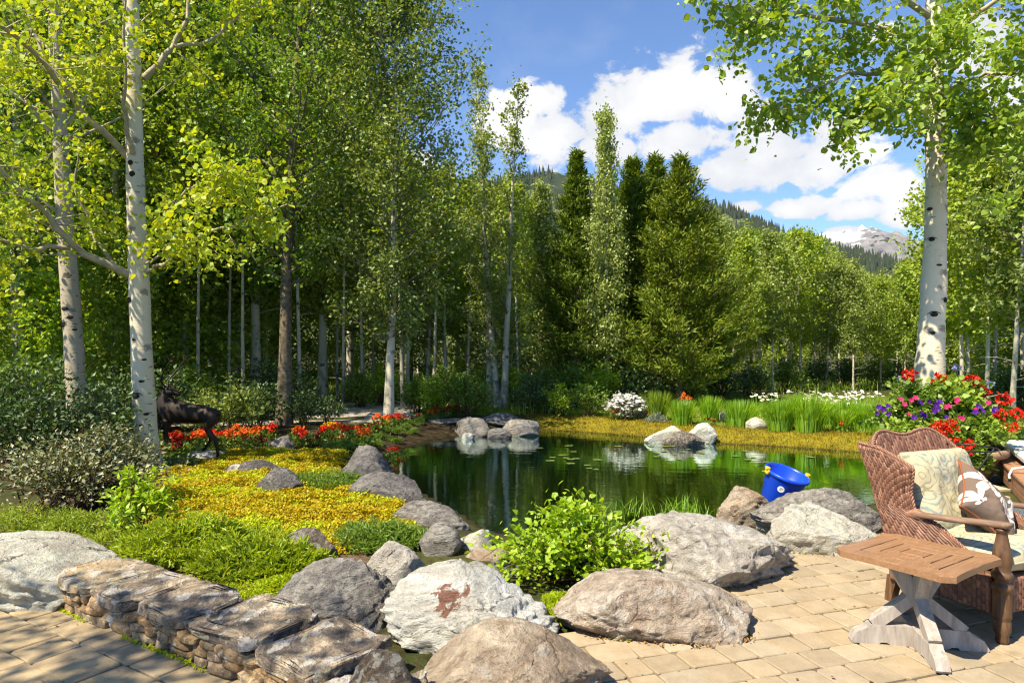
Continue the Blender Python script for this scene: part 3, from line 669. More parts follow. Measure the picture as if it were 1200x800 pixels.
def make_aspen(name, label, h, crad, cb, nb, ntw, lpt, leaf, lm, bm, r0, seed, shape='oval', group=None, up=0.75, sig=0.13, stems=1, kind=4, leanx=0.0, low=0):
    rr = np.random.RandomState(seed); root = empty(name); tag(root, label, 'tree', group)
    wood = MB(); limbs = MB(); CC = []
    for st in range(stems):
        n = 9; s = np.linspace(0, 1, n); off = np.array([0, 0, 0.]) if stems == 1 else np.array([rr.normal()*0.22, rr.normal()*0.15, 0])
        ln = rr.normal(size=2)*0.02*h+(rr.normal(size=2)*0.05*h if stems > 1 else 0); hh = h*(1 if st == 0 else rr.uniform(0.78, 0.95))
        wobx = np.cumsum(rr.normal(size=n))*0.012*h/n*3; woby = np.cumsum(rr.normal(size=n))*0.012*h/n*3
        tp = np.c_[off[0]+(ln[0]+leanx)*s+wobx*s, off[1]+ln[1]*s+woby*s, hh*s-0.1*(s == 0)]
        tr = r0*(1-0.93*s**1.05); tr[0] *= 1.35; tube(wood, tp, tr, 9, cap=False)
        B = nb//stems
        for k in range(B):
            t = cb+(0.98-cb)*((k+rr.rand())/B); f = t*(n-1); i = min(n-2, int(f)); p = tp[i]+(tp[i+1]-tp[i])*(f-i)
            q = (t-cb)/(1-cb)
            sh = {'oval': math.sin(math.pi*min(1, q*0.86+0.12))**0.75, 'cone': (1-q)**0.75+0.06, 'column': 0.35+0.65*math.sin(math.pi*min(1, 0.9*q+0.1)) if q < 0.6 else max(0.16, 0.95*(1-q)**0.55), 'spire': (0.25+0.75*(1-q)**0.9)}[shape]
            az_ = k*2.39996+rr.rand()*1.2; L = crad*sh*(rr.uniform(0.5, 1.0) if rr.rand() < 0.6 else rr.uniform(0.9, 1.3)); e = up*(0.55+0.75*q)*rr.uniform(0.7, 1.25)
            dv = np.array([math.cos(az_), math.sin(az_), e]); L2 = L*math.sqrt(1+0.3*e*e)
            CC.append(branch_leaves(limbs, p, dv, L2, max(0.008, r0*0.32*(1-0.75*t)), ntw, lpt, sig*(0.6+0.6*sh), rr))
        CC.append(tp[-1]+rr.normal(size=(lpt*2, 3))*np.array([0.1, 0.1, 0.3]))
        for k in range(low):
            q = rr.rand()*cb; p = np.array([np.interp(q, s, tp[:, 0]), np.interp(q, s, tp[:, 1]), hh*q]); a = rr.rand()*6.28
            tube(wood, [p, p+np.array([math.cos(a), math.sin(a), 0.3])*crad*0.25, p+np.array([math.cos(a), math.sin(a), 0.15])*crad*0.5], [0.012, 0.008, 0.003], 4, cap=False)
    wood.build('trunk', bm, root); limbs.build('limbs', M['limb'], root)
    cr = MB(); leaves(cr, np.concatenate(CC), leaf, seed, up=0.25, hang=0.5, kind=kind); cr.build('crown', lm, root, smooth=False)
    return root

def make_conifer(name, label, h, rad, seed, lm, nwh=42, group=None, bare=0.06, dens=1.0):
    rr = np.random.RandomState(seed); root = empty(name); tag(root, label, 'tree', group); wood = MB()
    n = 7; s = np.linspace(0, 1, n); tp = np.c_[rr.normal(size=n)*0.02, rr.normal(size=n)*0.02, h*s-0.05]
    tube(wood, tp, 0.015*h*(1-0.95*s)+0.004, 8, cap=False); C = []; D = []
    ang = 0
    for k in range(nwh):
        t = bare+(0.985-bare)*(k/nwh)**0.92; z = h*t; prof = (1-t)**0.95*1.12*(0.60+0.40*min(1, t/0.14)); nbr = rr.randint(4, 7)
        for b in range(nbr):
            ang += 2.39996+rr.rand()*0.5; L = rad*prof*(rr.uniform(0.5, 0.95) if rr.rand() < 0.6 else rr.uniform(0.95, 1.3))+0.08; e = 0.15+1.15*t+rr.normal()*0.12
            dv = np.array([math.cos(ang), math.sin(ang), e]); dv = dv/math.sqrt(1+e*e*0.5)
            sp = np.linspace(0, 1, 5)[:, None]; p0 = np.array([0, 0, z]); pts = p0+dv*L*sp+np.array([0, 0, 1.0])*L*0.22*sp**2
            tube(wood, pts, 0.006+0.010*(1-t)*(1-0.8*sp[:, 0]), 4, cap=False)
            m_ = int((34+95*L)*dens); u = np.clip(np.array([0.35, 0.62, 0.84, 1.0])[rr.choice(4, m_, p=[0.2, 0.25, 0.3, 0.25])]+0.06*rr.normal(size=m_), 0.1, 1.08); side = np.array([-math.sin(ang), math.cos(ang), 0]); lat = rr.normal(size=m_)*0.20*L*(1.1-u*0.7)+rr.normal(size=m_)*0.05
            pp = p0+dv*L*u[:, None]+np.array([0, 0, 1.0])*(L*0.22*u**2)[:, None]+side*lat[:, None]+np.array([0, 0, 1.0])*(rr.normal(size=m_)*0.05+0.02)[:, None]
            C.append(pp); D.append(nrm(dv*0.9+side*(np.sign(lat)*0.45)[:, None]+np.array([0, 0, 1.05])))
    C.append(np.c_[rr.normal(size=(60, 2))*0.04, h*(0.95+0.07*rr.rand(60))]); D.append(np.tile([0, 0, 1.0], (60, 1)))
    wood.build('trunk', M['bark_dark'], root)
    cr = MB(); leaves(cr, np.concatenate(C), 0.15, seed, up=0.0, aspect=0.20, dirs=np.concatenate(D), jit=0.4); cr.build('crown', lm, root, smooth=False)
    return root

def put(root, px, d, hscale=1.0, rz=0.0, wscale=None, y=None):
    x = (px-600)/800*d; root.location = (x, d, gzf(x, d)-0.02); s = hscale; ws = wscale or s
    root.scale = (ws, ws, s); root.rotation_euler = (0, 0, rz); return root
rnd = random.Random(4)

# grove kinds (built once, then copied)
kinds = {
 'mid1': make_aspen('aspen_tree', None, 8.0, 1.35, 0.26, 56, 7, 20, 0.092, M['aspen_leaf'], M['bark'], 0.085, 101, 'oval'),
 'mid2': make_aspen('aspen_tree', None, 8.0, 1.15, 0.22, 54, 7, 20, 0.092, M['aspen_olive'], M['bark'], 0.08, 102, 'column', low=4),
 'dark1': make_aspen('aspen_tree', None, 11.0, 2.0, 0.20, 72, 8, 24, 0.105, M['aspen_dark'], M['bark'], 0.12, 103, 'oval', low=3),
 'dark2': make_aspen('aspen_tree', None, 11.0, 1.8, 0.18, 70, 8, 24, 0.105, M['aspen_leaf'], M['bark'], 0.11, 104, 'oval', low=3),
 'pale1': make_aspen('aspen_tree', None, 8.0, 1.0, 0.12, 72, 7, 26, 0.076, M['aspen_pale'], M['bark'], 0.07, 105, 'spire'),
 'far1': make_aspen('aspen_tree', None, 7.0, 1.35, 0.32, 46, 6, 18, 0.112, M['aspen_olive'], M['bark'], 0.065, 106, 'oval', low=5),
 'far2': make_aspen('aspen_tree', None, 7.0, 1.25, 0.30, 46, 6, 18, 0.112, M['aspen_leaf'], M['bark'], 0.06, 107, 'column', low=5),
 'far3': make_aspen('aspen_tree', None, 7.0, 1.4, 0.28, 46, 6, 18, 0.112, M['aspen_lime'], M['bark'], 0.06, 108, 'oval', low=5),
 'under': make_aspen('sapling', None, 3.2, 0.95, 0.05, 36, 6, 18, 0.09, M['aspen_leaf'], M['bark'], 0.025, 109, 'oval', sig=0.12),
 'under2': make_aspen('sapling', None, 3.2, 0.9, 0.05, 36, 6, 18, 0.09, M['shrub_bright'], M['bark'], 0.025, 110, 'oval', sig=0.12),
}
kinds['pole'] = make_aspen('aspen_tree', None, 9.0, 0.95, 0.50, 34, 6, 16, 0.10, M['aspen_lime'], M['bark'], 0.055, 111, 'oval', low=6)
used = set()
def tree(kind, px, d, hs, label, group=None, name=None, ws=None):
    o = kinds[kind]
    if kind in used: o = copy_tree(o)
    used.add(kind)
    if name: o.name = name
    put(o, px, d, hs, rnd.uniform(0, 6.28), ws); tag(o, label, 'tree', group)
    if group is None and 'group' in o: del o['group']
    return o

# left wood, its trees grouped by what tells them apart
GL = 'tall aspens of the dense wood on the left'; LL = 'tall leafy aspen in the dense shady wood left of the pond'
for i, (px, d, hs) in enumerate([(-30,19,1.2),(25,13.8,1.1),(62,18.5,1.25),(135,18.0,1.18),(215,18.5,1.18),(300,19.5,1.22),(378,20.5,1.22),(-10,24,1.4),(100,25,1.5),(190,25,1.45),(250,28,1.5),(325,27,1.45),(410,26,1.2),(140,33,1.7),(20,31,1.6),(280,35,1.6)]):
    tree('dark1' if i % 2 else 'dark2', px, d, hs*(0.97+0.08*rnd.random()), LL, GL)
GS = 'young leafy aspens filling the shade under the left wood'; LS = 'low leafy young aspen filling the shade under the left wood'
for i, (px, d, hs) in enumerate([(-60,12.5,0.9),(10,14,1.0),(40,16,1.2),(85,17,1.3),(130,15.8,1.1),(160,18,1.4),(205,18.5,1.2),(245,19,1.25),(280,20,1.2),(20,20,1.5),(110,21,1.5),(180,22,1.5),(60,13.6,0.9),(320,23,1.3),(360,24,1.2),(-30,16,1.3),(300,27,1.3),(390,28,1.2),(235,23,1.5)]):
    tree('under' if i % 3 else 'under2', px, d, hs, LS, GS, 'aspen_sapling')
GP = 'thin pole-like aspens at the edge of the left wood'; LP_ = 'thin pale pole-like aspen at the edge of the wood behind the flower bed'
for i, (px, d, hs) in enumerate([(232,17,0.95),(268,18.5,1.05),(285,17,0.9),(312,21,1.1),(352,18,1.0),(395,22,1.1),(402,19,0.9),(425,20,1.0),(438,24,1.1),(472,18.5,0.8),(478,21,0.85),(508,20,0.75),(522,22,0.8),(548,21,0.75),(608,21,0.72),(20,17,1.0),(52,15.5,1.0),(118,20,1.1),(205,21,1.1)]):
    tree('pole', px, d, hs*rnd.uniform(0.95, 1.05), LP_, GP, ws=rnd.uniform(0.8, 1.05))
# middle: behind and between
GM = 'slim aspens standing behind the pond between the big multi-stemmed one and the left wood'; LM = 'slim aspen in the row between the left wood and the conifers'
for i, (px, d, hs) in enumerate([(425,23,1.05),(470,25,1.0),(500,22,0.92),(525,24,0.95),(548,27,1.05),(480,30,1.15),(535,33,1.2),(600,26,0.95),(620,29,1.0)]):
    tree('mid1' if i % 2 else 'mid2', px, d, hs, LM, GM)
tree('pale1', 632, 21.5, 0.84, 'pale slim aspen left of the narrow dark conifer')
tree('pale1', 712, 19.6, 1.05, 'pale silvery slender aspen rising between two dark conifers', ws=0.78)
# right grove
GR = 'slender aspens of the sunny grove right of the conifers'; LR = 'slender aspen in the sunny grove behind the iris clumps'
spots = [(845,27,1.02),(872,24.5,0.90),(905,25.5,0.92),(938,27,0.92),(968,28,0.94),(1000,27,0.86),(1032,28,0.84),(1060,27,0.84),(858,31,1.12),(890,32,1.08),(925,33,1.08),(955,34,1.08),(985,33,1.02),(1015,34,1.0),(1050,33,0.95),(1075,30,0.95),
   (835,35,1.2),(880,37,1.25),(915,38,1.2),(950,39,1.18),(990,39,1.1),(1025,40,1.1),(1065,38,1.05)]
for i, (px, d, hs) in enumerate(spots):
    tree(['far1', 'far2', 'far1', 'far3'][i % 4] if px < 990 else ['far3', 'far2', 'far1'][i % 3], px, d, hs*(0.92 if px < 960 else 0.80)*rnd.uniform(0.92, 1.06), LR, GR)
GE = 'aspens behind the white trunk at the right edge'; LE = 'leafy aspen standing beyond the flower planter on the right'
for i, (px, d, hs) in enumerate([(1102,21,0.92),(1128,17.5,0.96),(1156,16,0.92),(1185,15,0.95),(1215,17,1.1),(1135,21,1.05),(1165,22,1.15),(1200,21,1.2),(1240,19,1.2),(1118,26,1.0),(1150,28,1.15),(1190,29,1.3),(1230,25,1.3),(1270,22,1.2)]):
    tree(['far2', 'far3', 'far2', 'far1'][i % 4], px, d, hs, LE, GE)
# deep background rows
GB = 'aspens deep in the wood, seen between the nearer trunks'; LB = 'aspen deep in the background wood, glimpsed between nearer trunks'
for i in range(46):
    px = -120+i*30+rnd.uniform(-12, 12); d = rnd.uniform(42, 60)
    tree(['far1', 'far2', 'far1'][i % 3], px, d, rnd.uniform(1.05, 1.3)*(0.86 if px > 560 else 1.3), LB, GB, ws=rnd.uniform(1.3, 1.6))
GU = 'low young aspens in the shade behind the pond'; LU = 'low young aspen in the shade under the far trees'
for i, (px, d, hs) in enumerate([(415,30,1.3),(450,29,1.2),(500,30,1.2),(540,29,1.1),(570,27,1.2),(605,24,0.9),(640,23.5,1.0),(655,26,1.2),(690,23,1.0),(735,24,1.1),(765,25,1.2),(800,24,1.1),(830,25,1.0),(850,34,1.2),(890,36,1.2),(925,37,1.2),(960,36,1.1),(1000,38,1.2),(1040,36,1.1),(1085,27,1.0),(1120,25,1.0),(1160,26,1.0),(1195,24,1.0),(1230,22,1.0),(1140,31,1.2),(820,38,1.4),(780,33,1.4),(720,32,1.4),(660,32,1.4),(600,34,1.4)]):
    tree('under' if i % 3 else 'under2', px, d, hs*1.1, LU, GU, 'aspen_sapling')
# conifers
con1 = make_conifer('conifer_tree', 'narrow pointed dark green conifer left of the pale aspen', 7.95, 1.2, 201, M['conifer'], 56); put(con1, 676, 21, 0.97, 0.0, 1.2)
con2 = make_conifer('conifer_tree', 'broad golden-green conifer, the rightmost of the evergreens', 7.5, 1.75, 202, M['conifer_gold'], 58); put(con2, 797, 19.6, 0.94, 0.0, 1.2)
con3 = make_conifer('conifer_tree', 'pointed conifer just right of the pale aspen', 7.85, 1.45, 203, M['conifer'], 54); put(con3, 742, 21, 0.95, 0.0, 1.3)
c = copy_tree(con3); put(c, 768, 21.6, 0.98, 2.0, 1.3); tag(c, 'pointed conifer between its two evergreen neighbours on the right', 'tree')
c = copy_tree(con2); put(c, 824, 22.5, 0.80, 1.1); tag(c, 'shorter golden-green conifer half hidden behind the rightmost evergreen', 'tree')
c = copy_tree(con1); put(c, 652, 22.5, 0.62, 1.0, 0.85); tag(c, 'short golden conifer beside the narrow dark pointed one', 'tree')

# single trees of the middle distance
oE = make_aspen('aspen_tree', 'stout dark-barked aspen standing in shade behind the red flower bed', 11.5, 2.0, 0.26, 70, 8, 24, 0.085, M['aspen_dark'], M['bark_dark'], 0.15, 301, 'oval'); put(oE, 333, 14.7)
oD = make_aspen('aspen_tree', 'tall full-crowned aspen with white trunk beside the gravel drive', 9.9, 2.0, 0.17, 118, 8, 32, 0.070, M['aspen_olive'], M['bark_near'], 0.10, 302, 'oval', low=2); put(oD, 455, 14.6)
oF = make_aspen('aspen_tree', 'slim multi-stemmed aspen rising behind the rocks across the pond', 9.6, 0.95, 0.12, 105, 6, 16, 0.070, M['aspen_olive'], M['bark'], 0.10, 303, 'spire', stems=3, up=1.2, sig=0.10); put(oF, 583, 18.2)
# ------------------------------------------------------------------ the three near aspens
def near_aspen(label, trunk_px, d, r_px, limbs, lm, leaf, seed, top_extra=None, leafn=22, sig=0.13, bark='bark_near'):
    "trunk and limbs follow the photograph's trunk; trunk_px = [(px,py)], r_px radius in pixels"
    rr = np.random.RandomState(seed); tp = np.array([W(a, b, d) for a, b in trunk_px]); base = tp[0].copy(); base[2] = gzf(base[0], base[1])-0.03
    tp[0] = base
    # resample smoothly
    k = np.linspace(0, len(tp)-1, 40); tps = np.stack([np.interp(k, np.arange(len(tp)), tp[:, i]) for i in range(3)], 1)
    for _ in range(2): tps[1:-1] = 0.25*tps[:-2]+0.5*tps[1:-1]+0.25*tps[2:]
    rad = np.interp(k, np.arange(len(tp)), np.array(r_px)*d/800.0); h = tps[:, 2]-base[2]
    rad = rad*(1+0.35*np.exp(-h/0.22)); rad *= 1+0.03*rr.normal(size=len(rad))
    root = empty('aspen_tree', tuple(base)); tag(root, label, 'tree'); wood = MB(); tube(wood, tps-base, rad, 20, cap=False)
    CC = []; n_l = 0; LW = MB()
    for (pts, r0, ntw, twl) in limbs:
        P = np.array([W(a, b, dd) for a, b, dd in pts])-base; kk = np.linspace(0, len(P)-1, 12); Q = np.stack([np.interp(kk, np.arange(len(P)), P[:, i]) for i in range(3)], 1)
        for _ in range(1): Q[1:-1] = 0.25*Q[:-2]+0.5*Q[1:-1]+0.25*Q[2:]
        Q[1:-1] += rr.normal(size=(10, 3))*0.018; tube(LW, Q, r0*np.linspace(1, 0.35, 12), 8, cap=False)
        for j in range(ntw):
            t = 0.22+0.78*(j+rr.rand())/ntw; f = t*11; i = min(10, int(f)); p = Q[i]+(Q[i+1]-Q[i])*(f-i); tg = nrm(Q[i+1]-Q[i])
            dv = nrm(tg*0.5+rr.normal(size=3)*0.8); 
            CC.append(branch_leaves(LW, p, dv, twl*rr.uniform(0.6, 1.2), r0*0.22, 4, leafn, sig, rr, curve=-0.12, sides=4, start=0.25))
    if top_extra:
        (nb, crad, z0, z1, ntw) = top_extra
        for j in range(nb):
            z = z0+(z1-z0)*(j+rr.rand())/nb; i = np.searchsorted(tps[:, 2], z); i = min(max(i, 0), len(tps)-1); p = tps[i]-base; a = j*2.4+rr.rand()
            q = (z-z0)/(z1-z0); L = crad*(0.6+0.5*math.sin(math.pi*min(1, 0.15+0.85*q)))*rr.uniform(0.7, 1.1)*(1 if q < .8 else 0.6)
            CC.append(branch_leaves(LW, p, np.array([math.cos(a), math.sin(a), 0.5]), L, 0.03, ntw, leafn, sig*1.15, rr, sides=5))
    wood.build('trunk', M[bark], root); LW.build('limbs', M['twig'], root)
    cr = MB(); leaves(cr, np.concatenate(CC), leaf, seed, up=0.15, hang=0.8, aspect=0.92, kind=6); cr.build('crown', lm, root, smooth=False)
    return root
dA = 9.1
tA = near_aspen('white-barked aspen with bare forking limbs, standing in front of the elk statue',
  [(173,556),(171,500),(167,440),(163,330),(160,260),(158,190),(156,100),(154,0),(152,-100),(150,-260),(150,-420)], dA,
  [13,12.4,12,10.8,10.2,9.8,9.2,8.3,7,4.5,1.5],
  [([(158,326,dA),(125,308,dA-.2),(85,290,dA-.4),(60,255,dA-.6),(25,225,dA-.8),(-20,180,dA-1.1),(-60,120,dA-1.3)], 0.055, 12, 0.9),
   ([(82,290,dA-.4),(40,293,dA-.7),(0,282,dA-1),(-60,270,dA-1.4)], 0.035, 7, 0.8),
   ([(140,318,dA),(105,270,dA+.2),(85,215,dA+.1),(92,180,dA)], 0.025, 5, 0.45),
   ([(153,188,dA),(115,150,dA-.3),(78,110,dA-.6),(45,60,dA-1.0),(5,35,dA-1.4),(-40,20,dA-1.8)], 0.05, 14, 0.9),
   ([(85,118,dA-.5),(50,70,dA-.2),(30,10,dA),(10,-60,dA)], 0.035, 9, 0.9),
   ([(156,180,dA-.1),(146,130,dA-.3),(144,60,dA-.4),(146,-40,dA-.5)], 0.035, 8, 0.7),
   ([(168,92,dA),(195,68,dA+.1),(212,40,dA+.2),(222,0,dA+.2),(232,-80,dA+.3)], 0.045, 8, 0.7),
   ([(205,55,dA+.1),(245,48,dA+.2),(275,25,dA+.3),(310,-5,dA+.4)], 0.028, 7, 0.7),
   ([(170,322,dA),(190,310,dA-.2),(215,296,dA-.4)], 0.030, 1, 0.3),
   ([(190,312,dA-.2),(230,278,dA-.6),(280,262,dA-.9),(340,238,dA-1.2)], 0.022, 11, 0.55),
   ([(172,280,dA-.1),(200,245,dA-.6),(235,215,dA-.9),(275,195,dA-1.1)], 0.020, 10, 0.6),
   ([(168,310,dA),(205,290,dA-.3),(250,230,dA-.9),(265,205,dA-1)], 0.018, 8, 0.5)],
  M['aspen_gold'], 0.062, 401, (20, 2.0, 6.4, 9.6, 6), 17, 0.13)
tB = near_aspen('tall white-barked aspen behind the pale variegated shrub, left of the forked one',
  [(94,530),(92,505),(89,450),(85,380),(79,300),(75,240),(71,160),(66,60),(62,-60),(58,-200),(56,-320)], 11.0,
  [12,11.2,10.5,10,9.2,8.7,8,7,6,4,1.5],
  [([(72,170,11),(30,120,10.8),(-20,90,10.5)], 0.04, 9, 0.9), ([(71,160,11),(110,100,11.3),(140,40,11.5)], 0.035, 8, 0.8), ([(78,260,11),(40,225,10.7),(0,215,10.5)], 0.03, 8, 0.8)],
  M['aspen_leaf'], 0.066, 402, (28, 2.1, 4.6, 11.0, 6), 14, 0.15, 'bark_shaded')
dC = 9.8
tC = near_aspen('big white-barked aspen with dark eye scars rising behind the flower planter',
  [(1086,560),(1088,470),(1090,420),(1094,340),(1097,250),(1097,170),(1094,90),(1095,0),(1098,-120),(1100,-260),(1100,-380)], dC,
  [18,17,15,13.4,11.6,10.8,10,9,7.5,5,1.5],
  [([(1092,62,dC),(1040,35,dC-.6),(980,22,dC-1.2),(910,18,dC-1.7),(840,5,dC-2.1)], 0.040, 17, 0.62),
   ([(1094,105,dC),(1040,88,dC-.7),(985,88,dC-1.2),(935,110,dC-1.6),(912,128,dC-1.8)], 0.032, 14, 0.50),
   ([(1095,145,dC),(1060,120,dC-.6),(1020,125,dC-1.1),(985,150,dC-1.4)], 0.026, 12, 0.42),
   ([(1090,20,dC),(1030,-20,dC-.8),(960,-30,dC-1.5),(880,-20,dC-2.1),(830,-15,dC-2.3)], 0.045, 15, 0.62),
   ([(1098,75,dC),(1115,45,dC-.3),(1140,18,dC-.5),(1170,0,dC-.7),(1210,-30,dC-.9)], 0.055, 9, 0.8),
   ([(1096,110,dC),(1130,95,dC-.8),(1170,85,dC-1.4),(1230,90,dC-2)], 0.032, 13, 0.62),
   ([(1097,160,dC),(1125,130,dC-.7),(1165,135,dC-1.3),(1220,150,dC-1.8)], 0.028, 12, 0.55),
   ([(1098,200,dC),(1120,165,dC-.6),(1150,170,dC-1.1),(1190,205,dC-1.5)], 0.022, 9, 0.45),
   ([(1094,120,dC),(1085,90,dC-.9),(1070,80,dC-1.5),(1050,110,dC-1.9)], 0.022, 10, 0.45),
   ([(1094,60,dC),(1100,40,dC-.9),(1110,50,dC-1.6)], 0.022, 8, 0.5)],
  M['aspen_near'], 0.072, 403, (22, 2.3, 6.6, 10.4, 6), 18, 0.12)
def knots(root, d, tps_rad, spots):
    "dark eye scars on a trunk, at the places the photograph shows them"
    ob = [c for c in root.children if c.name.startswith('trunk')][0]; co = np.array([v.co[:] for v in ob.data.vertices]); rings = co.reshape(-1, 20, 3); ctr = rings.mean(1); rad = np.linalg.norm(rings-ctr[:, None], axis=2).mean(1); base = np.array(root.location)
    for (px, py, wd, ht, brow) in spots:
        z = EYE-(py-410)/800*d-base[2]; i = np.argmin(np.abs(ctr[:, 2]-z)); c = ctr[i]; r_ = rad[i]; xo = (px-600)/800*d-base[0]-c[0]; th0 = -math.pi/2+math.asin(max(-0.9, min(0.9, xo/r_))); w_ = wd/800*d/2; h_ = ht/800*d/2; mb = MB(); n = 16
        rr = np.random.RandomState(int(px*7+py))
        def patch(wh, hh, zc, bow, lift):
            V = []; m_ = 5; u = np.linspace(-1, 1, n)
            for vv in np.linspace(-1, 1, m_):
                e = (1-u**2)**0.7*(1+0.25*rr.normal(size=n)*0.4)*vv*hh; th = th0+u*wh/r_; R_ = r_*1.015+lift*(1-vv*vv)*(1-u*u)+0.003; V.append(np.c_[c[0]+R_*np.cos(th), c[1]+R_*np.sin(th), zc+e-bow*u*u])
            V = np.concatenate(V); ii = np.arange(m_-1)[:, None]*n; j = np.arange(n-1)[None]; mb.add(V, np.stack([ii+j, ii+j+1, ii+n+j+1, ii+n+j], -1).reshape(-1, 4))
        patch(w_*0.75, h_, z, 0.0, 0.012)
        if brow: patch(w_*1.35, h_*0.28, z+h_*1.25, h_*1.2, 0.006)
        mb.build('eye_scar', M['scar'], root)
M['scar'] = plain('black_bark_scar', (0.035,0.028,0.022), 0.9, 0.1, 0.5, 40, bump=0.7)
knots(tC, dC, None, [(1087,369,11,5,1),(1101,353,12,5,1),(1087,282,9,4,1),(1086,246,10,4,0),(1085,390,8,4,0),(1104,377,13,3,0),(1102,182,8,4,1),(1104,265,6,2,0),(1093,312,9,2.5,0),(1108,215,8,3,0)])
knots(tA, dA, None, [(166,463,13,6,1),(172,446,9,3,0),(165,514,14,7,1),(160,206,9,7,0),(158,193,8,6,0),(177,484,9,3,0),(172,532,9,4,1),(174,421,8,2.5,0),(157,352,10,6,0),(172,497,7,3,0),(163,398,7,2.5,0)])
knots(tB, 11.0, None, [(82,362,12,4,0),(88,372,10,4,0),(79,381,10,4,1),(92,386,8,3,0),(86,443,9,3,0),(96,458,9,3,0),(86,494,12,4,1),(98,477,7,3,0)])
# the aspens just beyond the left edge, whose branches shade the side patio
oS = make_aspen('aspen_tree', 'aspen beyond the left edge shading the side patio', 9.5, 1.5, 0.46, 40, 6, 11, 0.075, M['aspen_gold'], M['bark_near'], 0.14, 404, 'oval')
oS.location = (-5.4, 0.1, 0); oS.scale = (1, 1, 0.72)
oS3 = copy_tree(oS); oS3.location = (-11.4, 6.3, 0); oS3.rotation_euler = (0, 0, 3.1); oS3.scale = (1.25, 1.25, 1.0); tag(oS3, 'aspen beyond the left edge shading the elk statue', 'tree')

# ------------------------------------------------------------------ boulders
def rock_mesh(dims, seed, sub=5, cuts=9, rough=0.05, profile=None, flat_top=None, cut_depth=(0.55, 0.85), fine=1.0, sharp=0.0, ledge=1.0):
    import bmesh
    bm = bmesh.new(); bmesh.ops.create_icosphere(bm, subdivisions=sub, radius=1.0); bm.verts.ensure_lookup_table()
    V = np.array([v.co[:] for v in bm.verts]); F = np.array([[v.index for v in f.verts] for f in bm.faces]); bm.free()
    r = np.random.RandomState(seed); off = r.rand(3)*50
    V = V*(1+0.16*fbm(V*0.9+off, seed, 2))[:, None]
    for k in range(cuts):                                  # broken faces
        n = nrm(r.normal(size=3)*np.array([1, 1, 0.75])); dpt = r.uniform(*cut_depth); e = V@n-dpt; V = V-np.outer(np.where(e > 0, e*(0.95+sharp), 0), n)
    for k in range(cuts*2):                                # chipped edges
        n = nrm(r.normal(size=3)); e = V@n-np.quantile(V@n, r.uniform(0.965, 0.992)); V = V-np.outer(np.where(e > 0, e*0.92, 0), n)
    nr = nrm(V); d3 = np.array(dims)/max(dims)
    Q = V*d3
    disp = rough*(0.62*fbm(Q*2.1+off, seed+5, 4, 2.1, 0.55))+rough*0.55*(np.abs(fbm(Q*np.array([2.5, 2.5, 5])+off, seed+8, 4))*-1)+rough*0.40*fine*fbm(Q*14+off, seed+12, 3)
    ld = Q@nrm(np.array([0.25, 0.2, 1.0])*(1+0.3*r.normal(size=3)))*7+1.2*fbm(Q*1.6+off, seed+20, 3); fl = ld-np.floor(ld)
    disp = disp+rough*0.5*ledge*np.clip(fbm(Q*1.1+off+9, seed+22, 2)+0.35, 0, 1)*(sm(fl, 0.0, 0.85)*(1-sm(fl, 0.9, 1.0))-0.5)
    pit = fbm(Q*5+off+3, seed+30, 3); disp = disp-rough*0.35*np.clip(pit-0.35, 0, 1)
    V = V+nr*disp[:, None]
    V = V/np.abs(V).max(0)*np.array([1, 1, 1]); V[:, 2] = np.where(V[:, 2] > 0, V[:, 2]/V[:, 2].max(), V[:, 2])
    if profile is not None:
        xp = np.linspace(-1, 1, len(profile)); g = np.interp(np.clip(V[:, 0], -1, 1), xp, profile); g = np.where(V[:, 2] > -0.2, g, 1); ball = np.sqrt(np.clip(1-V[:, 0]**2, 0.05, 1))
        V[:, 2] *= g
    return V*np.array(dims)/2, F
def boulder(x0, x1, yt, yb, mat, label, seed, ratio=0.75, z0=None, cuts=9, rough=0.07, profile=None, rz=0.0, sub=5, name='boulder', bury=0.40, tilt=(0, 0), group=None, depth=None, **kw):
    "a boulder filling the photograph's box x0..x1, yt..yb; it stands where yb meets the ground"
    zg = 0.0 if z0 is None else z0
    d0 = depth or 800*(EYE-zg)/(yb-410.0); Wd = (x1-x0)/800*d0
    for _ in range(3): D = Wd*ratio; dc = d0+D*0.40; Wd = (x1-x0)/800*dc
    zt = EYE-(yt-410)/800*(dc+D*0.10); H = zt-zg; tot = H/(1-bury)
    V, F = rock_mesh((Wd, D, tot), seed, sub, cuts, rough, profile, **kw)
    if tilt != (0, 0): V = V@rotx(tilt[0]).T@roty(tilt[1]).T
    V = V@rotz(rz).T
    sx = Wd/(V[:, 0].max()-V[:, 0].min()); V[:, 0] = (V[:, 0]-(V[:, 0].max()+V[:, 0].min())/2)*sx
    V[:, 2] += zt-V[:, 2].max()
    c = np.array(((x0+x1)/2-600, 0, 0))/800*dc+np.array((0, dc, 0)); mb = MB(); V = V+c; mb.add(V, F)
    o = mb.build(name, M[mat], loc=(c[0], dc, zg)); return tag(o, label, 'rock' if name == 'rock' else 'boulder', group)
boulder(-95,152,626,724,'rock_white','big pale boulder at the left end of the low stone wall',2,0.8,profile=[0.95,1,1,0.95,0.62,0.3],cuts=12,rough=0.065,sub=6,ledge=1.6)
boulder(306,468,650,752,'rock_grey','grey streaked boulder behind the right end of the low stone wall',21,0.85,cuts=13,profile=[0.35,0.75,0.95,1,0.98,0.8],z0=-0.02,sub=6,ledge=2.0,cut_depth=(0.5,0.8))
boulder(446,658,660,790,'rock_rust','flat-topped white boulder marked with a rust-red stain',33,0.95,cuts=15,profile=[0.72,0.9,1,0.96,0.8,0.6],rough=0.072,z0=-0.02,sub=6,cut_depth=(0.45,0.75),ledge=2.4)
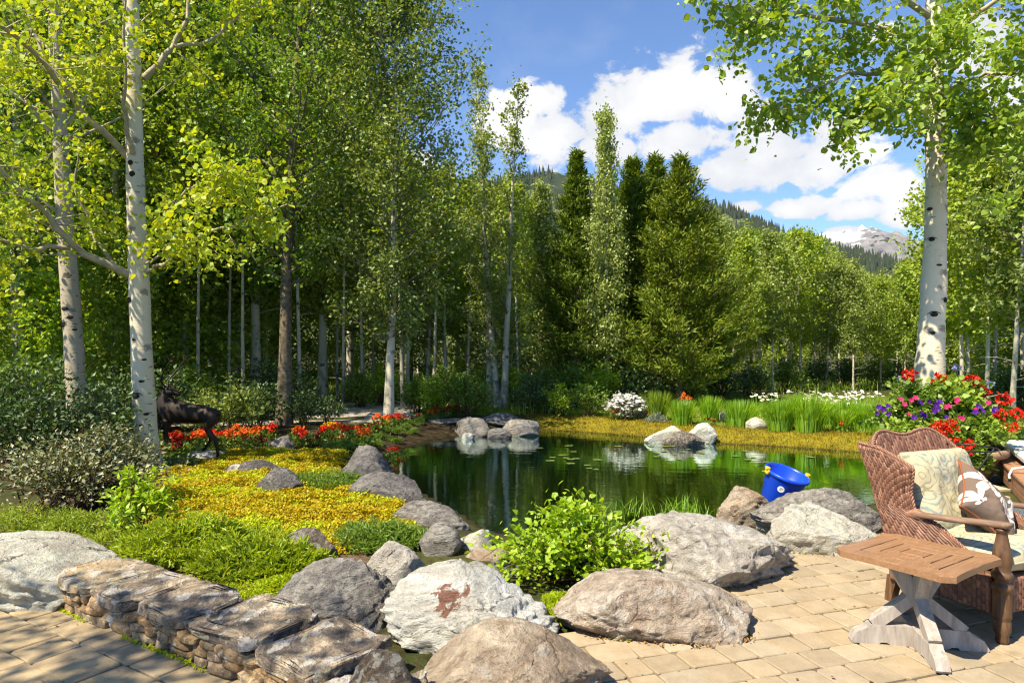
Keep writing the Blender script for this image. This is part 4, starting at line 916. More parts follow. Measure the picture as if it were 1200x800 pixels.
boulder(462,722,727,860,'rock_brown','smooth brown-grey boulder nearest the camera at the bottom of the picture',45,0.75,cuts=11,rough=0.051,profile=[0.3,0.78,1,1,0.75,0.3],sub=6)
boulder(646,884,660,764,'rock_pink','rough pinkish tan boulder resting on the pavers in front of the leafy bush',57,0.8,cuts=12,rough=0.075,profile=[0.4,0.85,1,0.93,0.8,0.5],sub=6,ledge=1.2)
boulder(712,936,600,690,'rock_bluegrey','broad grey and white boulder right of the leafy bush',69,0.85,cuts=16,rough=0.080,profile=[0.7,0.95,1,0.97,0.9,0.5],sub=6,cut_depth=(0.5,0.8),ledge=1.3,bury=0.52)
boulder(888,1040,591,652,'rock_cream','cream boulder left of the wicker chair',81,0.75,cuts=13,rough=0.072,profile=[0.6,0.95,1,0.98,0.85,0.6],sub=6,cut_depth=(0.55,0.8),ledge=1.3,bury=0.5)
boulder(882,1034,569,628,'rock_grey','long dark grey boulder the blue bucket leans on',93,0.45,cuts=11,rough=0.058,profile=[0.2,0.5,0.9,1,0.97,0.7],sub=6,ledge=1.6)
boulder(840,906,567,612,'rock_brown','small brown boulder left of the blue bucket',105,0.8,cuts=10,z0=-0.03,profile=[0.55,1,0.8,0.4],sub=5)
boulder(393,460,520,577,'rock_darkgrey','rounded dark grey boulder on the left bank of the pond',112,0.85,z0=-0.10,cuts=7,profile=[0.7,1,1,0.7])
boulder(404,502,551,596,'rock_darkgrey','long low dark boulder sloping into the pond below the rounded one',123,0.65,z0=-0.10,cuts=8,profile=[0.9,1,0.8,0.4])
boulder(455,552,584,628,'rock_grey','flat grey boulder at the pond edge above the small round stone',135,0.65,z0=-0.10,cuts=8,profile=[0.6,1,0.95,0.7,0.4])
boulder(491,542,609,661,'rock_grey','small round grey boulder between two paler stones at the pond edge',147,0.85,z0=-0.06,cuts=10,sub=4,profile=[0.85,1,1,0.75])
boulder(533,582,617,656,'rock_white','small pale stone right of the round grey boulder at the pond edge',158,0.8,z0=-0.08,cuts=8,sub=4,name='rock')
boulder(427,502,634,694,'rock_bluegrey','pale grey boulder behind the grey streaked one',169,0.8,z0=-0.04,cuts=9,sub=4,profile=[0.8,1,0.9,0.65])
boulder(328,398,617,657,'rock_lichen','small lichen-spotted stone in front of the yellow groundcover',171,0.6,z0=0.03,cuts=9,sub=4,name='rock',profile=[1,0.9,0.7,0.5])
boulder(540,608,640,678,'rock_brown','flat brown stone in the stream bed behind the stained white boulder',174,0.9,z0=-0.12,cuts=8,sub=4,name='rock')
boulder(560,640,651,690,'rock_darkgrey','dark stone tucked under the left side of the leafy bush',176,0.7,z0=-0.1,cuts=8,sub=4,name='rock')
boulder(278,327,537,561,'rock_darkgrey','dark stone set in the yellow groundcover, the farther of two',181,0.7,z0=0.0,cuts=6,sub=4,name='rock')
boulder(301,355,547,580,'rock_darkgrey','dark rounded stone set in the yellow groundcover, the nearer of two',183,0.75,z0=0.04,cuts=6,sub=4,name='rock',profile=[0.7,1,0.9,0.5])
boulder(262,292,543,558,'rock_bluegrey','little flat pale stone left of the two dark ones in the groundcover',185,0.8,z0=0.02,cuts=6,sub=3,name='rock')
boulder(309,346,510,529,'rock_grey','low grey stone between the red flowers and the yellow groundcover',187,0.7,z0=0.0,cuts=6,sub=4,name='rock')
boulder(206,262,527,540,'rock_bluegrey','flat pale stone under the elk statue',189,0.9,z0=0.0,cuts=6,sub=3,name='rock',bury=0.5)
boulder(402,420,562,572,'rock_white','tiny white stone beside the long low dark boulder',190,0.8,z0=0.0,cuts=6,sub=3,name='rock',depth=8.3)
# across the pond
boulder(531,576,488,513,'rock_grey','speckled grey boulder, leftmost of the cluster across the pond',192,0.8,z0=-0.2,cuts=8,sub=4,depth=14.3)
boulder(588,633,490,513,'rock_grey','speckled grey boulder, rightmost of the cluster across the pond',194,0.8,z0=-0.2,cuts=8,sub=4,depth=14.4)
boulder(556,612,483,500,'rock_darkgrey','broad flat rock lying at the back of the cluster across the pond',196,0.7,z0=-0.1,cuts=8,sub=4,name='rock',depth=15.3,profile=[0.6,1,0.9,0.6])
boulder(571,600,501,515,'rock_darkgrey','small dark stone between the two speckled boulders across the pond',198,0.8,z0=-0.22,cuts=8,sub=4,name='rock',depth=14.0)
boulder(541,557,506,516,'rock_white','pebble-sized pale stone at the water line across the pond',199,0.8,z0=-0.25,cuts=6,sub=3,name='rock',depth=13.9)
boulder(755,806,498,522,'rock_white','smooth pale rock at the moss bank, left of the dark mottled one',202,0.7,z0=-0.22,cuts=6,sub=4,name='rock',depth=13.2)
boulder(774,826,504,526,'rock_lichen','dark mottled low rock standing in the water by the moss bank',204,0.6,z0=-0.25,cuts=11,sub=4,name='rock',depth=12.9,rough=0.1,profile=[0.6,0.9,1,0.8,0.5])
boulder(803,839,494,524,'rock_white','pointed pale rock right of the dark mottled one at the moss bank',206,0.8,z0=-0.2,cuts=8,sub=4,name='rock',depth=13.2,profile=[0.55,1,0.85,0.35])
boulder(874,899,488,504,'rock_white','little pale rock between two iris clumps',208,0.8,z0=0.0,cuts=8,sub=3,name='rock',depth=13.9,profile=[0.4,0.8,1,1])
boulder(832,854,480,494,'rock_cream','small cream rock behind the orange flowers by the iris',209,0.8,z0=0.0,cuts=8,sub=3,name='rock',depth=15.4)
for i, (x0, x1, yt, yb, lab) in enumerate([(428,462,483,491,'flat light slab at the edge of the gravel drive, left of its neighbours'),(456,492,484,494,'flat light slab at the edge of the gravel drive, in front of the white trunk'),(486,520,486,496,'flat light slab at the edge of the gravel drive, right of the white trunk'),(498,548,489,500,'low dark flat rock behind the red flowers near the far rocks')]):
    boulder(x0, x1, yt, yb, 'rock_white' if i < 3 else 'rock_darkgrey', lab, 211+i, 0.8, z0=0.0, cuts=8, sub=3, name='rock', depth=15.8 if i < 3 else 15.0, bury=0.5)
boulder(1108,1250,588,640,'rock_slate','flat slate-blue boulder beyond the far arm of the wicker chair',221,0.7,cuts=6,rough=0.03,profile=[0.5,1,1,1,0.9])
boulder(398,500,758,880,'rock_lichen','lichened brown stone closing the near end of the low wall',225,0.8,cuts=9,rough=0.06,profile=[0.8,1,0.9,0.6])

# ------------------------------------------------------------------ low dry-stone wall
m, t = newmat('sandstone_wall'); c = t.coord(); r_ = t.island()
col = t.ramp(r_, [(0,(0.32,0.20,0.10)),(0.25,(0.46,0.32,0.17)),(0.5,(0.38,0.24,0.12)),(0.75,(0.52,0.40,0.25)),(1,(0.34,0.26,0.19))])
n = t.noise(c, 16, 7, 0.68, 0.5); n2 = t.noise(c, 60, 4, 0.7); n3 = t.noise(c, 5, 5, 0.6)
col = t.mix(t.sstep(n, 0.40, 0.62, 0.75, 0), col, (0.09,0.06,0.035))
col = t.mix(t.math('MULTIPLY', t.sstep(t.noise(t.mapv(c, loc=(4, 2, 1)), 9, 6, 0.6), 0.60, 0.65), 0.8), col, (0.50,0.49,0.45))
col = t.mix(t.math('MULTIPLY', t.sstep(n3, 0.55, 0.7), 0.4), col, (0.36,0.22,0.09))
t.out(t.principled(col, 0.88, t.bump(t.math('ADD', n, t.math('MULTIPLY', n2, 0.4)), 0.9, 0.03), 0.2)); M['wall_stone'] = m
m, t = newmat('lichened_coping'); c = t.mapv(t.coord(), scale=(0.9, 0.55, 1.0)); r_ = t.island()
n = t.noise(c, 7, 8, 0.66, 0.6); n2 = t.noise(c, 55, 4, 0.7); gz_ = t.sep(t.node('ShaderNodeNewGeometry').outputs['Normal'])[2]
col = t.ramp(n, [(0.34,(0.06,0.050,0.042)),(0.46,(0.16,0.13,0.105)),(0.57,(0.34,0.265,0.18)),(0.70,(0.48,0.41,0.32))])
col = t.mix(t.math('MULTIPLY', t.sstep(t.math('ADD', t.sep(t.coord())[0], t.math('MULTIPLY', t.math('SUBTRACT', n, 0.5), 3.0)), -0.85, -0.25, 0.7, 0), 1.0), col, (0.46,0.35,0.20))
l1 = t.sstep(t.noise(t.mapv(c, loc=(3, 7, 2)), 11, 5, 0.55, 0.4), 0.55, 0.60); l2 = t.sstep(t.noise(t.mapv(c, loc=(8, 1, 5)), 17, 5, 0.55, 0.3), 0.60, 0.64)
col = t.mix(t.math('MULTIPLY', l1, 0.5), col, (0.54,0.52,0.48)); col = t.mix(t.math('MULTIPLY', l2, 0.55), col, (0.52,0.52,0.38))
col = t.mix(t.math('MULTIPLY', t.sstep(n2, 0.35, 0.5, 1, 0), 0.5), col, (0.04,0.035,0.03))
t.out(t.principled(col, 0.9, t.bump(t.math('ADD', n, t.math('ADD', t.math('MULTIPLY', n2, 0.4), t.math('MULTIPLY', l1, 0.15))), 0.9, 0.04), 0.15)); M['coping'] = m
wall = empty('stone_wall', (-2.0, 3.7, 0)); tag(wall, 'low dry-stacked stone wall with lichened coping beside the side patio', 'wall')
wo_ = np.array([-2.0, 3.7, 0]); r = np.random.RandomState(9)
curve = np.array([(-2.92,4.33),(-2.45,3.99),(-1.9,3.66),(-1.38,3.33),(-1.02,3.06),(-0.80,2.80),(-0.72,2.4)])
seg = np.r_[0, np.cumsum(np.linalg.norm(np.diff(curve, axis=0), axis=1))]; LW_ = seg[-1]
def along(s): 
    s = np.clip(s, 0, LW_-1e-3); p = np.array([np.interp(s, seg, curve[:, 0]), np.interp(s, seg, curve[:, 1])]); q = np.array([np.interp(s+0.05, seg, curve[:, 0]), np.interp(s+0.05, seg, curve[:, 1])]); p0 = np.array([np.interp(s-0.05, seg, curve[:, 0]), np.interp(s-0.05, seg, curve[:, 1])]); tg = nrm(q-p0); return p, tg, np.array([-tg[1], tg[0]])
mb = MB(); courses = [(0.0, 0.052), (0.050, 0.052), (0.098, 0.045)]
for ci, (zb, hh) in enumerate(courses):
    s = r.rand()*0.05
    while s < LW_:
        l = r.uniform(0.09, 0.27); hgt = hh*r.uniform(0.85, 1.25); p, tg, nn = along(s+l/2)
        V, F = rock_mesh((l*1.02, 0.19, hgt*1.1), int(r.randint(1e6)), 4, 5, 0.05, cut_depth=(0.6, 0.85)); V = np.sign(V)*np.abs(V/(np.abs(V).max(0)))**0.45*np.abs(V).max(0)
        V = V@roty(r.normal()*0.07).T@rotz(math.atan2(tg[1], tg[0])+r.normal()*0.06).T
        mb.add(V+np.array([*(p+nn*(0.075+r.uniform(-0.012, 0.012))), zb+hgt/2])-wo_, F); s += l*0.97
mb.build('stones', M['wall_stone'], wall)
core = MB()
pl = [along(s)[0]+along(s)[2]*0.06 for s in np.linspace(0, LW_, 14)]+[along(s)[0]+along(s)[2]*0.46 for s in np.linspace(LW_, 0, 14)]
prism(core, np.array(pl)-wo_[:2], -0.05, 0.12); core.build('core', M['joint'], wall)
s = 0.0; k = 0
while s < LW_-0.05:                                         # coping slabs
    l = r.uniform(0.42, 0.62); p, tg, nn = along(s+l/2); wd = r.uniform(0.44, 0.52)
    V, F = rock_mesh((l*0.985, wd, 0.062), 900+k, 5, 8, 0.05, cut_depth=(0.6, 0.85)); mx_ = np.abs(V).max(0); V = np.sign(V)*np.abs(V/mx_)**np.array([0.30, 0.30, 0.28])*mx_
    V[:, 2] = np.where(V[:, 2] > 0, 0.35*V[:, 2]+0.65*V[:, 2].max()*sm(V[:, 2]/V[:, 2].max(), 0.0, 0.6), V[:, 2])+0.007*fbm(np.c_[V[:, :2]*6, np.full(len(V), k)], 5, 4)+0.006*np.round(2*fbm(np.c_[V[:, :2]*4, np.full(len(V), k+5.5)], 6, 3))
    V[:, :2] += 0.026*np.c_[fbm(V*9+k, 3, 5), fbm(V*9+k+9, 4, 5)]+0.05*np.c_[fbm(V*2.5+k, 13, 2), fbm(V*2.5+k+9, 14, 2)]
    V = V@rotz(math.atan2(tg[1], tg[0])).T; b = MB(); b.add(V+np.array([*(p+nn*(wd/2-0.005)), 0.166+r.uniform(-0.004, 0.004)])-wo_, F); b.build('coping_slab', M['coping'], wall); s += l*0.95; k += 1
# ------------------------------------------------------------------ shrubs and flowers
def make_bush(name, label, cat, dims, lm, n, leaf, seed, stems=26, group=None, aspect=0.62, kind=4, base=0.10, up=0.35, ragged=0.22, gap=0.0, sm_=None, topbias=0.0):
    "stems fan out from the base, leaves sit along their outer part"
    rr = np.random.RandomState(seed); root = empty(name); tag(root, label, cat, group); wd = MB(); C = []
    dx, dy, dz = dims; per = max(3, n//(stems*4))
    for k in range(stems):
        a = rr.rand()*2*np.pi; q = rr.rand()**0.75; tip = np.array([dx/2*q*math.cos(a), dy/2*q*math.sin(a), dz*math.sqrt(max(0.05, 1-q*q*0.85))*rr.uniform(1-ragged*1.6, 1+ragged*0.5)])
        b = np.array([dx*base*rr.normal(), dy*base*rr.normal(), 0]); mid = b*0.4+tip*0.55+np.array([0, 0, 0.10*dz])
        s = np.linspace(0, 1, 6)[:, None]; P = (1-s)**2*b+2*s*(1-s)*mid+s**2*tip; tube(wd, P, 0.004+0.008*dz*(1-s[:, 0])*0.8, 4, cap=False)
        for j in range(4):
            t = rr.uniform(0.35, 1.0) if j else 1.0; f = t*5; i = min(4, int(f)); p = P[i]+(P[i+1]-P[i])*(f-i)
            d = nrm(tip-b+rr.normal(size=3)*0.9*dz); l = 0.20*max(dx, dz)*rr.uniform(0.5, 1.1)*(0.5+0.5*q)
            e = p+d*l; tube(wd, [p, e], [0.003, 0.0015], 3, cap=False); u = rr.rand(per)
            C.append(p+(e-p)*u[:, None]+rr.normal(size=(per, 3))*0.055*max(dx, dz)*np.array([1, 1, 0.8]))
    C = np.concatenate(C); C = C[C[:, 2] > gap*dz+0.01]
    lf = MB(); D = nrm(C*np.array([1, 1, 0.6])+np.array([0, 0, 0.3*dz])); leaves(lf, C, leaf, seed, up=up, aspect=aspect, kind=kind, dirs=D*0.8)
    wd.build('stems', sm_ or M['stem'], root); lf.build('foliage', lm, root, smooth=False)
    return root
def place(o, px, py, z=None, d=None, rz=0.0, s=1.0):
    if d is None:
        x, d = G(px, py, 0.0 if z is None else z); 
        for _ in range(3): zz = gzf(x, d); x, d = G(px, py, zz)
    else: x = (px-600)/800*d
    o.location = (x, d, gzf(x, d)-0.005); o.rotation_euler = (0, 0, rz); o.scale = (s, s, s); return o

place(make_bush('leafy_bush', 'bright yellow-green leafy bush between the pale boulders at the pond edge', 'bush', (1.12,0.75,0.47), M['shrub_bright'], 4200, 0.048, 501, 64, kind=6, aspect=0.66, sm_=M['stem'], ragged=0.3), 674, 682)
place(make_bush('variegated_shrub', 'low shrub with pale cream-edged leaves and bare branches near the left edge', 'shrub', (1.75,1.0,0.62), M['variegated'], 3600, 0.042, 502, 60, aspect=0.6, gap=0.22, base=0.14), 85, 596)
place(make_bush('variegated_shrub', 'pale cream-edged shrub right up against the front white trunk', 'shrub', (0.95,0.8,0.68), M['variegated'], 2400, 0.040, 503, 40, aspect=0.6, gap=0.15), 132, 590)
place(make_bush('dark_shrub', 'tall dark green shrub filling the left edge behind the variegated ones', 'shrub', (2.6,1.3,1.15), M['shrub_dark'], 5200, 0.055, 504, 60), 30, 558)
place(make_bush('dark_shrub', 'dark green shrub at the foot of the rear left white trunk', 'shrub', (1.5,1.0,0.85), M['shrub_dark'], 3000, 0.05, 505, 40), 105, 552)
place(make_bush('green_shrub', 'mid-green shrub glowing behind the front white trunk beside the statue', 'shrub', (0.9,0.7,0.62), M['shrub'], 1500, 0.055, 506, 26), 146, 541)
place(make_bush('small_bush', 'little upright light green bush on thin reddish stems in the mulch', 'bush', (0.52,0.45,0.56), M['shrub_bright'], 1200, 0.05, 507, 20, kind=6, gap=0.28, base=0.03, aspect=0.5, sm_=plain('red_stem', (0.2,0.07,0.04), 0.7)), 163, 634)

def make_tuft(name, label, cat, dims, h, n, lm, seed, width=0.012, bend=0.5, lean=0.5, group=None, seg=3):
    rr = np.random.RandomState(seed); a = rr.rand(n)*2*np.pi; q = np.sqrt(rr.rand(n)); q2 = q
    B = np.c_[dims[0]/2*q*np.cos(a), dims[1]/2*q*np.sin(a), np.zeros(n)]; mb = MB(); hh = h*(1-0.45*q2**2)
    blades(mb, B, hh, seed, width, bend, lean, seg); o = mb.build(name, lm, smooth=False); return tag(o, label, cat, group)
# spiky low green plants left of the centre
def make_spiky(label, dims, n, seed, mat='spiky', h=0.20, name='spreading_juniper', cat='ground plant', group=None, leaf=0.045):
    rr = np.random.RandomState(seed); root = empty(name); tag(root, label, cat, group); a = rr.rand(n)*6.283; q = np.sqrt(rr.rand(n))
    x = dims[0]/2*q*np.cos(a); y = dims[1]/2*q*np.sin(a); env = np.sqrt(np.clip(1-q**2*0.9, 0, 1))*(0.62+0.38*vnoise(np.c_[x, y, np.zeros(n)]*6+seed, 3)+0.25*vnoise(np.c_[x, y, np.zeros(n)]*15+seed, 4)); z = h*env*(0.35+0.65*rr.rand(n)**0.6)
    C = np.c_[x, y, z]; D = nrm(np.c_[x/dims[0]*1.4, y/dims[1]*1.4, np.full(n, 0.75)]+rr.normal(size=(n, 3))*0.35); lf = MB(); leaves(lf, C, leaf, seed, up=0.2, aspect=0.26, dirs=D)
    wd = MB()
    for k in range(14):
        i = rr.randint(n); tube(wd, [(0, 0, 0), C[i]*0.55+np.array([0, 0, 0.02]), C[i]], [0.005, 0.004, 0.002], 4, cap=False)
    wd.build('stems', M['stem'], root); lf.build('foliage', M[mat], root, smooth=False); return root
place(make_spiky('spreading bright green juniper, left half of the pair in the mulch', (1.05,0.95), 5200, 511, h=0.32, leaf=0.062), 225, 646, rz=0.3)
place(make_spiky('spreading bright green juniper, right half of the pair in the mulch', (1.05,0.8), 4800, 512, h=0.28, leaf=0.062), 305, 662)
place(make_spiky('dark green low juniper between the two dark stones and the pond rocks', (1.0,0.8), 3800, 513, 'shrub', h=0.16), 385, 566)
place(make_spiky('dark green low plant at the foot of the elk statue', (0.7,0.6), 2200, 514, 'shrub_dark', h=0.16), 205, 545)
place(make_spiky('leafy green ground plant spilling over the pale boulders by the pond', (0.85,0.8), 3600, 515, 'shrub', h=0.20, name='creeping_plant', leaf=0.05), 452, 634)
for i, (px, py, dx, s_, lab) in enumerate([(25,618,1.15,1.5,'feathery yellow-green plant above the big pale boulder, leftmost of three'),(92,622,1.0,1.4,'feathery yellow-green plant above the big pale boulder, middle of three'),(143,634,0.85,1.1,'feathery yellow-green plant above the big pale boulder, rightmost of three'),(168,665,0.45,0.8,'small feathery plant in the mulch below the little upright bush'),(225,697,0.95,0.5,'low lime-green mat plant behind the wall coping'),(190,655,0.3,0.7,'tiny green tuft in the brown mulch'),(265,702,0.8,0.5,'low lime-green mat plant right of its twin behind the wall coping'),(330,688,0.35,.5,'small lime sprig beside the grey streaked boulder')]):
    place(make_spiky(lab, (dx, dx*0.75), 2600 if dx > 0.5 else 900, 520+i, 'lime' if i in (4, 6, 7) else 'heather', h=0.15*s_, name='ground_plant', leaf=0.04 if i not in (4, 6) else 0.03), px, py)
for i, (px, py, dx, lab) in enumerate([(632,722,0.42,'lime-green creeping plant in the gap between the stained and pinkish boulders'),(662,706,0.3,'lime-green creeping plant below the leafy bush'),(1122,578,0.32,'yellow-green creeper at the foot of the flower planter'),(1128,588,0.4,'yellow-green tuft behind the black iron stand')]):
    place(make_spiky(lab, (dx, dx*0.7), 1500, 540+i, 'lime', h=0.10, name='creeping_plant', leaf=0.03), px, py)

# yellow groundcover: nobody could count it
def scatter(poly, n, seed, nz_=None):
    rr = np.random.RandomState(seed); lo, hi = poly.min(0), poly.max(0); P = lo+(hi-lo)*rr.rand(n*2, 2); P = P[sdist(P, poly) < 0.16*vnoise(np.c_[P*5, np.zeros(len(P))], 44)+0.05*rr.normal(size=len(P))]
    return P[:n]
mb = MB(); g2 = MB()
for k, (poly, n) in enumerate([(Z_YEL, 110000), (Z_YEL2, 4000)]):
    P = scatter(poly, n, 600+k); zz = gz(P[:, 0], P[:, 1]); rr = np.random.RandomState(3); bare = vnoise(np.c_[P*3.1, np.zeros(len(P))], 91)+0.6*vnoise(np.c_[P*11, np.zeros(len(P))], 92) < -0.62; P = P[~bare]; zz = zz[~bare]; hump = 0.045+0.045*vnoise(np.c_[P*4.5, np.zeros(len(P))], 5)+0.025*vnoise(np.c_[P*13, np.zeros(len(P))], 6)
    C = np.c_[P, zz+hump*(0.4+0.6*rr.rand(len(P)))]; gr = vnoise(np.c_[P*2.2, np.zeros(len(P))], 15)+0.8*vnoise(np.c_[P*9, np.zeros(len(P))], 16)+0.45*rr.normal(size=len(P)) > 0.50
    leaves(mb, C[~gr], 0.023, 610+k, up=0.9, aspect=0.8); leaves(g2, C[gr], 0.028, 620+k, up=0.7, aspect=0.6)
yc = mb.build('yellow_groundcover', M['sedum'], smooth=False); tag(yc, 'golden yellow flowering groundcover carpeting the left bank', 'groundcover', kind='stuff')
g2.build('green_shoots', M['lime'], yc, smooth=False)

# grass
mb = MB()
for k, (poly, n, h) in enumerate([(Z_LAWN, 42000, 0.10), (Z_LAWN2, 9000, 0.10)]):
    P = scatter(poly, n, 630+k); B = np.c_[P, gz(P[:, 0], P[:, 1])-0.005]; blades(mb, B, np.full(len(P), h), 640+k, 0.012, 0.5, 0.5, 1)
tag(mb.build('lawn_grass', M['grass'], smooth=False), 'short sunlit lawn grass beyond the pond', 'grass', kind='stuff')
mb = MB(); rr = np.random.RandomState(8); P = np.c_[rr.uniform(-26, 30, 60000), rr.uniform(16.5, 40, 60000)]
ok = (np.abs(P[:, 0]) < 0.85*P[:, 1]) & (vnoise(np.c_[P*0.5, np.zeros(len(P))], 31) > -0.35) & (sdist(P, Z_DRIVE) > 0.15) & (sdist(P, Z_LAWN) > 0) & (sdist(P, POND) > 0.9); P = P[ok]
blades(mb, np.c_[P, gz(P[:, 0], P[:, 1])-0.01], np.full(len(P), 0.42), 650, 0.02, 0.6, 0.5, 2)
tag(mb.build('meadow_grass', M['grass'], smooth=False), 'long rough grass growing under the far trees', 'grass', kind='stuff')
mb = MB(); t_ = np.linspace(0, 1, 400); q = np.array([(-0.4,15.6),(1.0,16.2),(2.6,15.6),(3.6,15.2)])
rr = np.random.RandomState(12)
P = np.concatenate([POND[rr.randint(0, len(POND), 1)]+0*rr.rand(1, 2) for _ in range(1)])
for (px, py, h, n) in [(700,606,0.30,40),(745,600,0.22,30),(800,604,0.27,60),(815,606,0.2,40),(640,520,0.35,0)]:
    x, d = G(px, py, -0.1); B = np.c_[x+0.14*rr.normal(size=n), d+0.08*rr.normal(size=n), np.full(n, -0.14)]
    if n: blades(mb, B, np.full(n, h), int(px), 0.008, 0.7, 0.5, 3)
tag(mb.build('waterside_grass', M['iris'], smooth=False), 'thin grass blades at the near edge of the pond', 'grass', kind='stuff')

# iris clumps along the far bank
IR = [(770,498,30,36,'tall dark green iris clump, leftmost on the far bank','dark'),(800,497,34,34,'iris clump just behind the orange flowers','n'),(832,495,26,30,'iris clump between the pointed pale rock and the little cream rock','n'),(866,500,44,36,'iris clump left of the little pale rock','n'),
 (915,506,44,42,'tall broad iris clump right of the little pale rock, its left half','n'),(948,508,46,46,'tall broad iris clump right of the little pale rock, its right half','n'),(985,503,26,34,'small iris clump among the white daisies','n'),(1012,518,42,40,'iris clump beside the wicker chair back','n'),(1038,512,40,44,'iris clump just left of the flower planter','n'),(988,512,22,30,'short iris tuft at the mossy bank near the chair','n')]
for i, (px, py, wpx, hpx, lab, kd) in enumerate(IR):
    x, d = G(px, py, 0); k = d/800; o = make_tuft('iris_clump', lab, 'iris', (wpx*k*0.72, wpx*k*0.6), hpx*k*1.5*random.Random(i).uniform(0.9,1.15), int(7*wpx), M['iris'] if kd == 'n' else M['grass'], 700+i, 0.022, 0.5, 0.17, 'iris clumps on the far bank'); place(o, px, py)
# daisies
def disc_flower(mb, C, r, seed, npet=10, cup=0.15, face=(0, -0.35, 1)):
    rr = np.random.RandomState(seed)
    for c in C:
        n = nrm(np.array(face)+rr.normal(size=3)*0.35); u = nrm(np.cross(n, [0.3, 1, 0.1])); v = np.cross(n, u); a = np.arange(npet*2)*np.pi/npet
        rad = np.where(np.arange(npet*2) % 2 == 0, r, r*0.62)*(0.85+0.3*rr.rand()); ring = c+rad[:, None]*(np.cos(a)[:, None]*u+np.sin(a)[:, None]*v)+n*r*cup
        V = np.vstack([ring, c]); mb.add(V, [[k, (k+1) % (npet*2), npet*2] for k in range(npet*2)])
def make_daisy(label, dims, h, n, seed, group):
    rr = np.random.RandomState(seed); root = empty('daisy_clump'); tag(root, label, 'daisies', group); st = MB(); pe = MB(); ey = MB()
    a = rr.rand(n)*6.28; q = np.sqrt(rr.rand(n)); B = np.c_[dims[0]/2*q*np.cos(a), dims[1]/2*q*np.sin(a), np.zeros(n)]; H = h*(0.75+0.35*rr.rand(n)); tp = B*1.25+np.c_[rr.normal(size=(n, 2))*0.03, H]
    for b, t in zip(B, tp): tube(st, [b, (b+t)/2+np.array([0.01, 0, 0.02]), t], 0.004, 3, cap=False)
    disc_flower(pe, tp, 0.042, seed, 9); disc_flower(ey, tp+np.array([0, -0.004, 0.010]), 0.014, seed, 6)
    blades(st, np.repeat(B, 5, 0)+rr.normal(size=(n*5, 3))*np.array([0.05, 0.05, 0]), np.full(n*5, h*0.7), seed, 0.02, 0.6, 0.4, 2)
    st.build('stems', M['iris'], root, smooth=False); pe.build('petals', M['white'], root, smooth=False); ey.build('flower_centres', M['yellowp'], root, smooth=False); return root
for i, (px, py, wpx, hpx, n, lab) in enumerate([(893,488,32,22,34,'white daisies behind and between two iris clumps'),(962,496,26,24,24,'white daisies right of the tall broad iris clump'),(982,494,36,26,40,'dense white daisies left of the flower planter'),(1010,488,34,24,32,'white daisies farthest right, near the planter'),(935,484,20,20,10,'few white daisies poking above the tall iris'),(975,478,60,16,26,'far row of white daisies along the sunlit lawn')]):
    x, d = G(px, py, 0); k = d/800; place(make_daisy(lab, (wpx*k, 0.6), hpx*k*1.15, n, 730+i, 'white daisies beyond the pond'), px, py)

# bedding flowers
def make_flower(label, col, seed, group, h=0.28, wd=0.42, nf=9, fr=0.05, ballf=True, name='flower_plant', lm='shrub'):
    rr = np.random.RandomState(seed); root = empty(name); tag(root, label, 'flowers', group); lf = MB(); n = 150
    P = nrm(rr.normal(size=(n, 3)))*(rr.rand(n, 1)**0.4)*np.array([wd/2, wd/2, h*0.5])+np.array([0, 0, h*0.42]); P[:, 2] = np.abs(P[:, 2]); leaves(lf, P, 0.06, seed, up=0.5, aspect=0.6, dirs=nrm(P+np.array([0, 0, .1]))); lf.build('foliage', M[lm], root, smooth=False)
    bl = MB()
    for k in range(nf):
        a = rr.rand()*6.28; q = math.sqrt(rr.rand()); c = np.array([wd/2*q*math.cos(a), wd/2*q*math.sin(a), h*(1.0-0.3*q*q)*rr.uniform(0.85, 1.15)]); m_ = 26
        Pp = c+nrm(rr.normal(size=(m_, 3)))*fr*0.75*np.array([1, 1, 0.6]); leaves(bl, Pp, fr*0.85, seed*31+k, up=0.4, aspect=0.9, dirs=nrm(Pp-c))
    bl.build('blossoms', M[col], root, smooth=False); return root
FK = {c: make_flower(None, c, 760+i, None, h=0.30 if c != 'darkred' else 0.26, nf=5, fr=0.045) for i, c in enumerate(['red', 'orange', 'darkred', 'yellowp'])}
fused = set(); rr = random.Random(77)
CN = {'red': 'red', 'orange': 'orange', 'darkred': 'dark crimson', 'yellowp': 'yellow'}
def bedflower(c, px, py, where, s=1.0):
    o = FK[c] if c not in fused else copy_tree(FK[c]); fused.add(c); place(o, px, py, rz=rr.uniform(0, 6.28), s=s*rr.uniform(0.85, 1.15))
    tag(o, f'{CN[c]} bedding flower {where}', 'flowers', f'{CN[c]} bedding flowers {where}')
wh1 = 'behind the elk statue'; wh2 = 'in the bed between the low grey stone and the pond'; wh3 = 'at the far left corner of the pond'
for (c, px, py) in [('red',160,530),('darkred',152,527),('red',197,531),('orange',206,528),('darkred',193,538),('darkred',204,540),('red',232,528),('orange',240,531),('red',252,530),('red',262,527),('orange',272,530),('darkred',283,527),('orange',290,523),('darkred',298,528),('orange',304,522),('red',312,520),('darkred',185,526),('red',222,536),('orange',280,519)]: bedflower(c, px, py, wh1, 0.95)
for (c, px, py) in [('red',348,525),('red',357,523),('orange',352,520),('darkred',368,523),('darkred',378,521),('red',384,520),('orange',392,517),('darkred',398,522),('red',408,519),('orange',414,517),('red',421,520),('orange',402,514),('darkred',436,513),('orange',446,512),('red',455,513),('red',462,511),('orange',468,511),('yellowp',450,509),('orange',425,524),('yellowp',388,512),('darkred',444,517)]: bedflower(c, px, py, wh2, 0.85)
